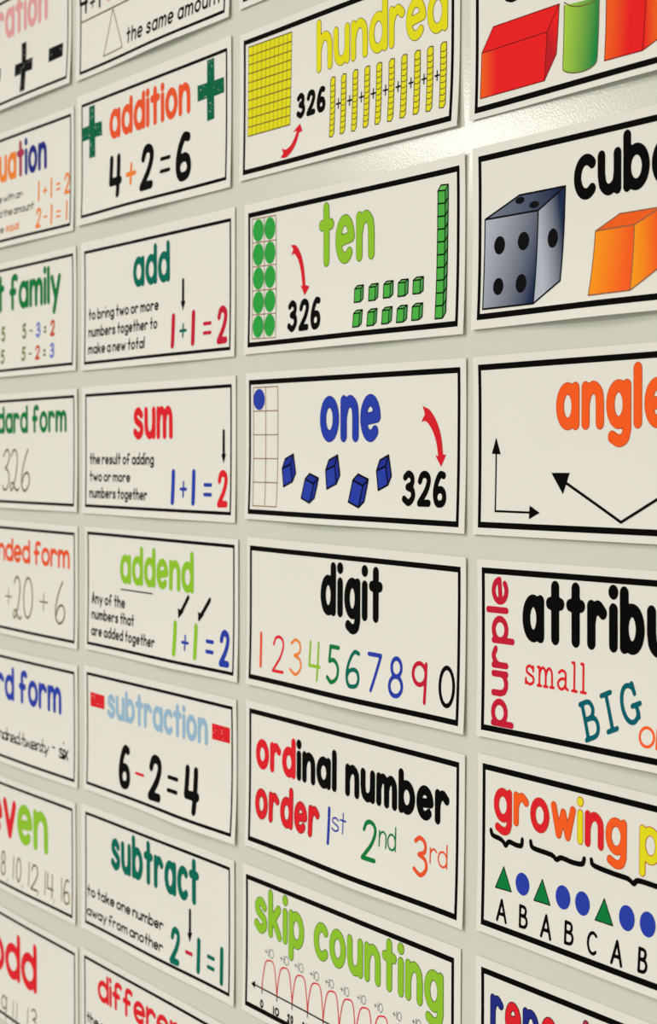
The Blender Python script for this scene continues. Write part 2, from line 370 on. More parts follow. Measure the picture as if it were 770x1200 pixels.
SINGLE = {'thin_numeral', 'numeral', 'pip', 'counting_cube', 'counting_dot', 'base_ten_rod', 'plus_sign', 'minus_sign', 'worn_plus_sign', 'worn_minus_sign', 'worn_division_sign', 'rainbow_numeral', 'triangle', 'circle', 'curly_brace', 'arrow', 'hop_arc'}
PER_ITEM = {'thin_numeral', 'numeral', 'pip', 'counting_dot', 'plus_sign', 'minus_sign', 'worn_plus_sign', 'worn_minus_sign', 'worn_division_sign', 'rainbow_numeral', 'circle', 'curly_brace', 'hop_arc'}
def card(key, label, at, tilt, margins, lift, rule, items):
    root = bpy.data.objects.new('word_card', None); scene.collection.objects.link(root)
    root.empty_display_size = .02
    root.location = wp(at[0], 0, at[1]); root.rotation_euler = (0, -tilt, 0)
    root['label'] = label; root['category'] = 'card'; root['group'] = GROUP
    sh = Sheet(margins, lift)
    sheet_mesh(sh, root)
    pr = Print(sh); pr.add(ring_mesh(CARD_W, CARD_H, *rule), 'black', 0); pr.build('border', root)
    parts = []; last = None; cur = None; pieces = 0
    for it in items:
        kind, part = it[0], it[1]
        if part in SINGLE:                           # each counted piece of the drawing is a part of its own
            fresh = part in PER_ITEM or last != part
            if part == 'counting_cube' : fresh = last != part or (kind == 'poly' and prevkind != 'poly')
            if part == 'base_ten_rod': fresh = last != part or (kind == 'poly')
            if part in ('arrow', 'triangle'): fresh = last != part or kind == ('line' if part == 'arrow' else 'poly')
        else: fresh = part not in [p for p, _ in parts]
        if fresh: cur = Print(sh); parts.append((part, cur))
        elif part not in SINGLE: cur = [q for p, q in parts if p == part][-1]
        last, prevkind = part, kind
        if kind == 'text':
            t, col, o = it[2], it[3], it[4]; big = o['h'] > 12
            cell = o['h'] * (.035 if big else .05) if o['r'] > .05 else o['h'] * o['r'] * .5
            for k, g in text_glyphs(t, o):
                kk = k - len(o.get('pre', ''))
                cc = col if isinstance(col, str) else (col[k] if len(col) > len(t) else col[kk if 0 <= kk < len(col) else (0 if kk < 0 else -1)])
                if o.get('out'):
                    cur.add(stroke_mesh(g, cell), o['out'] if cc not in ('black',) else 'black', 1)
                    cur.add(stroke_mesh([(P, r - .42) for P, r in g], cell), cc, 2)
                else: cur.add(stroke_mesh(g, cell), cc, 1)
        elif kind == 'glyph':
            ch, col, (x0, x1, y0, y1, rr) = it[2], it[3], it[4]
            G = SCRIPT[ch[1]] if len(ch) > 1 else GL[ch]
            xs_ = [p[0] for s_ in G for p in s_]; ys_ = [p[1] for s_ in G for p in s_]
            h = y1 - y0; r = rr * h if ch not in '=-+,' else rr * h
            a0, a1, b0, b1 = min(xs_), max(xs_), min(ys_), max(ys_)
            if a1 - a0 < 1e-6: r = max(r, (x1 - x0) / 2 * .9)
            fx = (lambda u: (x0 + x1) / 2) if a1 - a0 < 1e-6 else (lambda u: x0 + r + (u - a0) / (a1 - a0) * max(x1 - x0 - 2 * r, .2))
            fy = (lambda v: (y0 + y1) / 2) if b1 - b0 < 1e-6 else (lambda v: y0 + r + (v - b0) / (b1 - b0) * max(h - 2 * r, .1))
            g = place_glyph(G, fx, fy, r)
            cur.add(stroke_mesh(g, max(.22, min(r * .55, h * .035))), col, 1)
        elif kind == 'poly': cur.add(poly_mesh(it[2]), it[3], it[4] + 1)
        elif kind == 'grad':
            c0, c1, g0, g1 = it[3]; g0, g1 = np.array(g0), np.array(g1); A0, A1 = np.array(INK[c0]), np.array(INK[c1])
            def shade(V, g0=g0, g1=g1, A0=A0, A1=A1):
                t = np.clip(((V - g0) @ (g1 - g0)) / ((g1 - g0) @ (g1 - g0)), 0, 1)[:, None]
                return A0 * (1 - t) + A1 * t
            cur.add(poly_mesh(it[2], 2.5), shade, it[4] + 1)
        elif kind == 'line':
            P, col, r, layer, sm = it[2], it[3], it[4], it[5], it[6]
            if sm: P = spline(P)
            cur.add(stroke_mesh([(P, r)], max(.22, r * .55)), col, layer + 1)
        elif kind == 'ell':
            (cx, cy), (a, b_), col, layer = it[2], it[3], it[4], it[5]
            cur.add(poly_mesh([(cx + a * math.cos(q * math.pi / 20), cy + b_ * math.sin(q * math.pi / 20)) for q in range(40)], 4), col, layer + 1)
        elif kind == 'plus':
            (cx, cy), (a, b_, t), col = it[2], it[3], it[4]; t /= 2
            j = lambda: random.uniform(-.35, .35)
            P = [(-t, b_), (t, b_), (t, t), (a, t), (a, -t), (t, -t), (t, -b_), (-t, -b_), (-t, -t), (-a, -t), (-a, t), (-t, t)]
            cur.add(poly_mesh([(cx + x + j(), cy + y + j()) for x, y in P]), col, 1)
            specks(cur, cx - t * .8, cx + t * .8, cy - b_ * .95, cy - b_ * .4, 7, 2); specks(cur, cx - a * .9, cx + a * .9, cy - t * .8, cy + t * .8, 12, 2); specks(cur, cx - t * .8, cx + t * .8, cy + b_ * .4, cy + b_ * .95, 5, 2)
        elif kind == 'bar':
            (cx, cy), (a, t), col = it[2], it[3], it[4]; t /= 2
            cur.add(poly_mesh([(cx - a, cy + t + .3), (cx + a, cy + t), (cx + a, cy - t), (cx - a, cy - t - .2)]), col, 1)
            specks(cur, cx - a * .9, cx + a * .9, cy - t * .8, cy + t * .8, 6, 2)
    for name, q in parts:
        if q.V: q.build(name, root)

card('operation',
     'white vocabulary card with pink operation title above worn black plus and minus signs',
     at=(112.7, 70.9), tilt=-0.0094, margins=(5, 5.3, 5.2, 4.3), lift=(2.2, 0.3, 0.8), rule=(2.3, 2.0), items=[
    ('text','title_lettering','ration','pink',{'x': -33.66,'y': 10.47,'w': 109.89,'h': 25.71,'r': 0.122,'asc': 1.32,'gap': 0.06,'pre': 'ope'}),
    ('plus','worn_plus_sign',(27.19,-19.28),(18.63,20.44,10),'ink'),
    ('bar','worn_minus_sign',(93.79,-19.29),(14.1,10.5),'ink',1),
    ('bar','worn_division_sign',(-43.09,-16.7),(18.87,10.5),'ink',0),
])
card('equation',
     'white card titled equation in orange and navy letters, beside the addition card',
     at=(116.4, -45.2), tilt=-0.0084, margins=(5, 5.3, 5.2, 4.3), lift=(1.4, 0.1, 0.7), rule=(2.3, 2.0), items=[
    ('text','title_lettering','uation',['orange','orange','orange','orange','purple_red','navy','navy','navy'],{'x': -33.7,'y': 6.96,'w': 103.15,'h': 23.08,'r': 0.122,'asc': 1.32,'gap': 0.06,'pre': 'eq'}),
    ('text','definition_lettering','ce with an','olive_dark',{'x': -40.3,'y': -10.12,'w': 58.86,'h': 4.62,'r': 0.11,'asc': 1.4,'gap': 0.14,'pre': 'senten'}),
    ('text','definition_lettering','nd the amount','olive_dark',{'x': -39.05,'y': -22.8,'w': 82.06,'h': 4.81,'r': 0.11,'asc': 1.4,'gap': 0.14,'pre': 'the same a'}),
    ('text','definition_lettering','are','olive_dark',{'x': -44.37,'y': -36.36,'w': 23.92,'h': 4.65,'r': 0.11,'asc': 1.4,'gap': 0.14}),
    ('text','highlighted_lettering','equal','orange',{'x': -15.33,'y': -36.3,'w': 28.39,'h': 5.31,'r': 0.12,'asc': 1.4,'gap': 0.14}),
    ('glyph','numeral','1','orange',(51.38,54.69,-17.67,-0.54,0.06)),
    ('glyph','numeral','+','orange',(61.27,70.58,-13.86,-6.88,0.12)),
    ('glyph','numeral','1','orange',(77.05,80.26,-17.78,-1.36,0.06)),
    ('glyph','numeral','=','orange',(88.47,96.83,-13.02,-7.32,0.14)),
    ('glyph','numeral','2','orange',(104.66,115.72,-18.2,-1.18,0.08)),
    ('glyph','numeral','2','orange',(48.24,58.87,-39.51,-22.83,0.08)),
    ('glyph','numeral','-','orange',(63.56,71.7,-33.08,-30.32,0.3)),
    ('glyph','numeral','1','orange',(78.16,81.6,-39.37,-22.48,0.06)),
    ('glyph','numeral','=','orange',(89.57,98.15,-34.89,-29.27,0.14)),
    ('glyph','numeral','1','orange',(108.64,111.74,-39.09,-23.13,0.06)),
])
card('family',
     'white card titled fact family in dark green above subtraction facts in coloured digits',
     at=(119.9, -155.7), tilt=-0.0031, margins=(5, 5.3, 5.2, 4.3), lift=(1.4, 0.1, 0.7), rule=(2.3, 2.0), items=[
    ('text','title_lettering','family','green',{'x': -14.78,'y': 7.12,'w': 108.3,'h': 23.64,'r': 0.122,'asc': 1.32,'gap': 0.06,'pre': 'fact '}),
    ('glyph','numeral','5','moss',(13.57,22.17,-18.35,-5.16,0.1)),
    ('glyph','numeral','-','moss',(29.04,35.15,-13.06,-11.05,0.4)),
    ('glyph','numeral','3','periwinkle',(42.62,52.32,-18.55,-5.76,0.1)),
    ('glyph','numeral','=','moss',(59.19,64.41,-15.63,-10.05,0.2)),
    ('glyph','numeral','2','rust',(72.32,81.7,-18.98,-5.6,0.1)),
    ('glyph','numeral','5','moss',(-32.72,-24.17,-18.45,-5.02,0.1)),
    ('glyph','numeral','=','moss',(-46.45,-38.04,-14.41,-8.69,0.2)),
    ('glyph','numeral','5','moss',(13.41,22.02,-36.81,-24.35,0.1)),
    ('glyph','numeral','-','moss',(28.89,35.0,-32.1,-30.09,0.4)),
    ('glyph','numeral','2','rust',(42.48,52.18,-36.71,-24.63,0.1)),
    ('glyph','numeral','=','moss',(59.05,64.28,-34.36,-28.78,0.2)),
    ('glyph','numeral','3','periwinkle',(72.19,81.58,-36.83,-24.15,0.1)),
    ('glyph','numeral','5','moss',(-32.9,-24.35,-37.39,-24.7,0.1)),
    ('glyph','numeral','=','moss',(-46.65,-38.23,-34.25,-28.52,0.2)),
])
card('standard',
     'white card titled standard form in green over thin script 326',
     at=(121.6, -267.5), tilt=-0.0012, margins=(5, 5.3, 5.2, 4.3), lift=(1.4, 0.1, 0.7), rule=(2.3, 2.0), items=[
    ('text','title_lettering','dard form','green',{'x': -45.0,'y': 14.91,'w': 147.36,'h': 17.95,'r': 0.122,'asc': 1.32,'gap': 0.06,'pre': 'stan'}),
    ('text','script_numerals','326','olive',{'x': -32.56,'y': -34.05,'w': 59.94,'h': 36.34,'r': 0.026,'asc': 1.32,'gap': 0.05,'font': 's'}),
])
card('expanded',
     'white card titled expanded form in orange-red over a thin script sum',
     at=(120.6, -375.8), tilt=-0.0037, margins=(5, 5.3, 5.2, 4.3), lift=(1.4, 0.1, 0.7), rule=(2.3, 2.0), items=[
    ('text','title_lettering','nded form','vermilion',{'x': -44.66,'y': 14.21,'w': 152.6,'h': 15.5,'r': 0.122,'asc': 1.32,'gap': 0.06,'pre': 'expa'}),
    ('glyph','script_numerals','s0','olive',(-62.23,-41.54,-36.19,-0.45,0.026)),
    ('glyph','script_numerals','+','olive',(-27.99,-12.61,-23.02,-8.38,0.04)),
    ('glyph','script_numerals','s2','olive',(-8.81,10.73,-33.87,3.09,0.026)),
    ('glyph','script_numerals','s0','olive',(12.46,33.25,-31.59,3.39,0.026)),
    ('glyph','script_numerals','+','olive',(47.13,64.57,-23.22,-7.32,0.04)),
    ('glyph','script_numerals','s6','olive',(79.14,98.87,-31.32,4.21,0.026)),
])
card('word',
     'white card titled word form in blue over a black cursive number name',
     at=(119.7, -487.0), tilt=0.0030, margins=(5, 5.3, 5.2, 4.3), lift=(1.4, 0.1, 0.7), rule=(2.3, 2.0), items=[
    ('text','title_lettering','rd form','blue',{'x': -47.9,'y': 6.5,'w': 139.57,'h': 22.18,'r': 0.122,'asc': 1.32,'gap': 0.06,'pre': 'wo'}),
    ('text','script_lettering','undred twenty','ink',{'x': -52.48,'y': -29.0,'w': 119.59,'h': 7.19,'r': 0.1,'asc': 1.6,'gap': 0.02,'pre': 'three h','font': 'c'}),
    ('glyph','script_lettering','-','ink',(72.97,79.21,-22.58,-20.63,0.3)),
    ('text','script_lettering','six','ink',{'x': 86.66,'y': -28.88,'w': 18.51,'h': 8.97,'r': 0.1,'asc': 1.6,'gap': 0.02,'font': 'c'}),
])
card('even',
     'white card titled even in red and lime over thin even numbers',
     at=(114.7, -597.3), tilt=0.0071, margins=(5, 5.3, 5.2, 4.3), lift=(1.4, 0.1, 0.7), rule=(2.3, 2.0), items=[
    ('text','title_lettering','ven',['red','red','lime','lime'],{'x': -29.48,'y': -2.6,'w': 97.27,'h': 34.45,'r': 0.122,'asc': 1.32,'gap': 0.06,'pre': 'e'}),
    ('glyph','thin_numeral','8','olive',(-34.13,-23.0,-36.64,-15.02,0.04)),
    ('glyph','thin_numeral',',','olive',(-20.54,-16.41,-40.69,-37.12,0.1)),
    ('glyph','thin_numeral','1','olive',(-6.1,-4.47,-35.41,-15.62,0.03)),
    ('glyph','thin_numeral','0','olive',(0.89,12.14,-36.08,-14.86,0.04)),
    ('glyph','thin_numeral',',','olive',(14.53,17.71,-39.87,-35.96,0.1)),
    ('glyph','thin_numeral','1','olive',(27.89,29.46,-35.13,-14.69,0.03)),
    ('glyph','thin_numeral','2','olive',(33.06,48.01,-36.71,-14.56,0.04)),
    ('glyph','thin_numeral',',','olive',(46.99,50.06,-39.87,-35.82,0.1)),
    ('glyph','thin_numeral','1','olive',(61.63,63.14,-36.18,-15.61,0.03)),
    ('glyph','thin_numeral','4','olive',(66.11,79.78,-36.59,-16.14,0.04)),
    ('glyph','thin_numeral',',','olive',(79.56,82.76,-39.4,-35.42,0.1)),
    ('glyph','thin_numeral','1','olive',(94.89,96.34,-34.57,-15.17,0.03)),
    ('glyph','thin_numeral','6','olive',(99.2,111.66,-35.55,-14.5,0.04)),
])
card('odd',
     'white card with red odd title, below the even number card',
     at=(118.0, -711.6), tilt=-0.0000, margins=(5, 5.3, 5.2, 4.3), lift=(1.4, 0.1, 0.7), rule=(2.3, 2.0), items=[
    ('text','title_lettering','odd','red',{'x': -65.98,'y': -9.06,'w': 106.08,'h': 31.55,'r': 0.122,'asc': 1.32,'gap': 0.06}),
    ('glyph','thin_numeral','7','olive',(-58.98,-42.93,-48.21,-27.58,0.04)),
    ('glyph','thin_numeral','9','olive',(-37.22,-24.37,-47.6,-26.65,0.04)),
    ('glyph','thin_numeral','1','olive',(-10.35,-8.95,-46.37,-25.92,0.03)),
    ('glyph','thin_numeral','1','olive',(-2.02,-0.64,-45.51,-25.42,0.03)),
    ('glyph','thin_numeral','1','olive',(21.83,23.18,-43.68,-23.85,0.03)),
    ('glyph','thin_numeral','3','olive',(28.53,41.81,-41.6,-21.91,0.04)),
])
card('same',
     'white card with a thin balance drawing and the words the same amount',
     at=(371.6, 67.9), tilt=-0.0020, margins=(7.1, 5.6, 5.2, 3.8), lift=(2.5, 0.3, 0.6), rule=(2.3, 2.0), items=[
    ('text','definition_lettering','the same amount','black',{'x': -34.36,'y': -35.78,'w': 146.82,'h': 8.87,'r': 0.11,'asc': 1.35,'gap': 0.2}),
    ('line','balance_drawing',[(-59.36,-4.51),(-41.25,-36.59),(-74.9,-37.25),(-59.36,-4.51)],'olive',0.45,1,0),
    ('line','balance_drawing',[(-117.33,-3.81),(-35.8,-3.45),(19.2,-3.13)],'olive',0.6,1,0),
    ('glyph','numeral','4','black',(-118.95,-103.93,1.46,24.79,0.06)),
    ('glyph','numeral','+','black',(-100.51,-90.87,3.45,12.41,0.1)),
    ('glyph','numeral','1','black',(-84.65,-81.3,0.84,23.29,0.04)),
    ('glyph','numeral','3','pink',(-71.85,-60.37,2.22,24.21,0.06)),
])
card('addition',
     'white card titled addition in orange-red between two worn dark green plus signs',
     at=(372.7, -43.3), tilt=-0.0027, margins=(8.0, 5.4, 7.2, 5.3), lift=(2.2, -0.2, 0.6), rule=(2.3, 2.0), items=[
    ('text','title_lettering','addition','vermilion',{'x': -67.27,'y': 9.11,'w': 131.6,'h': 22.56,'r': 0.122,'asc': 1.24,'gap': 0.06}),
    ('glyph','numeral','4','black',(-66.84,-44.13,-35.77,-2.69,0.095)),
    ('glyph','numeral','2','black',(-12.74,8.49,-36.26,-2.48,0.095)),
    ('glyph','numeral','=','black',(18.41,34.5,-26.99,-15.35,0.12)),
    ('glyph','numeral','6','black',(42.66,66.15,-36.89,-2.4,0.095)),
    ('glyph','plus_sign','+','orange',(-37.22,-19.97,-29.38,-12.09,0.1)),
    ('plus','worn_plus_sign',(-98.53,20.63),(17.94,19.8,10.5),'green_dark'),
    ('plus','worn_plus_sign',(94.31,20.4),(19.13,20.53,10.5),'green_dark'),
])
card('add',
     'white card titled add in dark green with red sum and small arrow',
     at=(377.3, -157.1), tilt=-0.0026, margins=(5.7, 5.2, 6.8, 4.5), lift=(1.4, 0.1, 0.7), rule=(2.3, 2.0), items=[
    ('text','title_lettering','add','teal',{'x': -31.87,'y': 8.9,'w': 59.95,'h': 22.45,'r': 0.122,'asc': 1.32,'gap': 0.06}),
    ('line','arrow',[(48.38,8.13),(48.35,-7.81)],'black',1.6,1,0),
    ('poly','arrow',[(44.68,-6.2),(52.01,-6.5),(48.34,-12.98)],'black',1),
    ('text','definition_lettering','to bring two or more','black',{'x': -110.43,'y': -10.15,'w': 120.7,'h': 5.96,'r': 0.13,'asc': 1.5,'gap': 0.14}),
    ('text','definition_lettering','numbers together to','black',{'x': -110.5,'y': -23.38,'w': 119.2,'h': 5.96,'r': 0.13,'asc': 1.5,'gap': 0.14}),
    ('text','definition_lettering','make a new total','black',{'x': -110.58,'y': -36.51,'w': 99.42,'h': 5.96,'r': 0.13,'asc': 1.5,'gap': 0.14}),
    ('glyph','numeral','1','crimson',(31.01,36.99,-39.03,-13.84,0.05)),
    ('glyph','numeral','1','crimson',(61.4,67.15,-38.74,-13.38,0.05)),
    ('glyph','numeral','=','crimson',(78.5,90.61,-31.85,-22.86,0.14)),
    ('glyph','numeral','2','crimson',(98.42,113.34,-39.31,-13.36,0.09)),
    ('glyph','plus_sign','+','teal',(43.91,54.65,-32.36,-21.8,0.1)),
])
card('sum',
     'white card titled sum in red with blue equation and red two',
     at=(377.8, -267.8), tilt=-0.0022, margins=(5.7, 5.5, 5.6, 4.9), lift=(1.4, 0.1, 0.7), rule=(2.3, 2.0), items=[
    ('text','title_lettering','sum','red',{'x': -33.15,'y': 7.77,'w': 64.13,'h': 23.99,'r': 0.122,'asc': 1.32,'gap': 0.06}),
    ('line','arrow',[(106.61,12.51),(106.61,-4.19)],'black',1.6,1,0),
    ('poly','arrow',[(103.21,-2.89),(109.99,-2.68),(106.6,-9.18)],'black',1),
    ('text','definition_lettering','the result of adding','black',{'x': -110.14,'y': -10.73,'w': 111.48,'h': 5.98,'r': 0.13,'asc': 1.5,'gap': 0.14}),
    ('text','definition_lettering','two or more','black',{'x': -110.22,'y': -23.88,'w': 72.58,'h': 5.73,'r': 0.13,'asc': 1.5,'gap': 0.14}),
    ('text','definition_lettering','numbers together','black',{'x': -110.3,'y': -36.75,'w': 102.13,'h': 6.0,'r': 0.13,'asc': 1.5,'gap': 0.14}),
    ('glyph','numeral','1','blue',(29.4,35.4,-39.13,-13.33,0.05)),
    ('glyph','numeral','+','blue',(42.82,53.59,-33.57,-21.37,0.09)),
    ('glyph','numeral','1','blue',(60.37,66.13,-38.87,-13.14,0.05)),
    ('glyph','numeral','=','blue',(77.98,90.12,-31.98,-22.71,0.14)),
    ('glyph','numeral','2','red',(97.94,112.9,-39.18,-13.53,0.09)),
])
card('addend',
     'white card titled addend in lime with two slanted black arrows',
     at=(381.6, -375.0), tilt=-0.0050, margins=(4.3, 4.8, 3.8, 4.0), lift=(2, 0.2, 0.6), rule=(2.3, 2.0), items=[
    ('text','title_lettering','addend','lime',{'x': -60.23,'y': 7.06,'w': 119.37,'h': 22.29,'r': 0.122,'asc': 1.32,'gap': 0.06}),
    ('line','underline',[(-58.56,2.69),(-5.55,2.86)],'black',0.5,1,0),
    ('text','definition_lettering','Any of the','black',{'x': -110.55,'y': -11.52,'w': 59.21,'h': 6.25,'r': 0.13,'asc': 1.5,'gap': 0.14,'caps': 1}),
    ('text','definition_lettering','numbers that','black',{'x': -110.58,'y': -23.62,'w': 75.14,'h': 6.01,'r': 0.13,'asc': 1.5,'gap': 0.14}),
    ('text','definition_lettering','are added together','black',{'x': -110.62,'y': -36.34,'w': 111.31,'h': 6.01,'r': 0.13,'asc': 1.5,'gap': 0.14}),
    ('line','arrow',[(50.92,4.17),(40.16,-7.03)],'black',1.7,1,0),
    ('poly','arrow',[(35.21,-4.67),(44.58,-6.24),(36.21,-11.89)],'black',1),
    ('line','arrow',[(82.8,4.6),(70.13,-7.21)],'black',1.7,1,0),
    ('poly','arrow',[(65.38,-4.9),(74.38,-6.44),(66.34,-11.98)],'black',1),
    ('glyph','numeral','1','lime',(28.74,34.73,-39.26,-13.39,0.05)),
    ('glyph','numeral','+','blue',(42.15,53.38,-33.86,-22.08,0.09)),
    ('glyph','numeral','1','lime',(60.14,65.88,-38.94,-13.15,0.05)),
    ('glyph','numeral','=','blue',(77.71,89.35,-32.49,-22.76,0.14)),
    ('glyph','numeral','2','blue',(97.16,111.64,-39.67,-14.15,0.09)),
])
card('subtraction',
     'white card titled subtraction in light blue between two worn red minus signs',
     at=(378.8, -484.4), tilt=-0.0014, margins=(4.8, 5.0, 5.1, 4.4), lift=(2.8, 0.45, 0.5), rule=(2.3, 2.0), items=[
    ('text','title_lettering','subtraction','sky',{'x': -80.88,'y': 12.6,'w': 162.9,'h': 18.77,'r': 0.122,'asc': 1.27,'gap': 0.06}),
    ('bar','worn_minus_sign',(-98.62,23.43),(12.7,10.5),'red',1),
    ('bar','worn_minus_sign',(101.02,23.72),(12.8,10.5),'red',1),
    ('glyph','numeral','6','black',(-59.98,-39.93,-37.71,-3.96,0.095)),
    ('glyph','numeral','2','black',(-9.22,12.18,-38.66,-4.58,0.095)),
    ('glyph','numeral','=','black',(21.37,38.48,-28.32,-16.09,0.12)),
    ('glyph','numeral','4','black',(48.35,71.56,-38.53,-4.37,0.095)),
    ('glyph','minus_sign','-','red',(-31.75,-16.65,-24.87,-20.57,0.25)),
])
card('subtract',
     'white card titled subtract in dark teal over a small two line definition',
     at=(374.7, -594.3), tilt=0.0020, margins=(7.3, 5.9, 5.5, 5.4), lift=(1.4, 0.1, 0.7), rule=(2.3, 2.0), items=[
    ('text','title_lettering','subtract','teal',{'x': -71.29,'y': 7.48,'w': 143.75,'h': 24.74,'r': 0.122,'asc': 1.32,'gap': 0.06}),
    ('text','definition_lettering','to take one number','black',{'x': -114.65,'y': -21.48,'w': 132.85,'h': 6.1,'r': 0.13,'asc': 1.5,'gap': 0.14}),
    ('text','definition_lettering','away from another','black',{'x': -114.79,'y': -36.99,'w': 133.39,'h': 5.85,'r': 0.13,'asc': 1.5,'gap': 0.14}),
    ('line','arrow',[(58.9,2.29),(58.8,-14.81)],'black',1.6,1,0),
    ('poly','arrow',[(55.13,-14.25),(62.46,-12.42),(58.77,-20.06)],'black',1),
    ('glyph','numeral','2','teal',(29.37,44.45,-41.14,-13.82,0.09)),
    ('glyph','numeral','1','teal',(69.38,75.14,-39.43,-13.87,0.05)),
    ('glyph','numeral','=','teal',(84.61,95.85,-32.45,-22.39,0.14)),
    ('glyph','numeral','1','teal',(103.23,108.74,-39.56,-12.59,0.05)),
    ('glyph','minus_sign','-','crimson',(52.34,63.59,-30.27,-25.7,0.3)),
])
card('difference',
     'white card with red difference title, below the subtract card',
     at=(371.9, -708.7), tilt=-0.0001, margins=(5, 5.3, 5.2, 4.3), lift=(1.4, 0.1, 0.7), rule=(2.3, 2.0), items=[
    ('text','title_lettering','differe','red',{'x': -93.26,'y': 14.46,'w': 122.15,'h': 17.3,'r': 0.122,'asc': 1.32,'gap': 0.06,'post': 'nce'}),
    ('text','definition_lettering','the amount left when','black',{'x': -113.71,'y': -7.76,'w': 138.54,'h': 5.68,'r': 0.13,'asc': 1.5,'gap': 0.14}),
])
card('corner',
     'white card directly above the yellow hundred card, only its black bordered corner showing',
     at=(631.1, 69.2), tilt=-0.0038, margins=(5.0, 5.3, 5.2, 4.0), lift=(1.4, 0.1, 0.7), rule=(3.2, 2.6), items=[
])
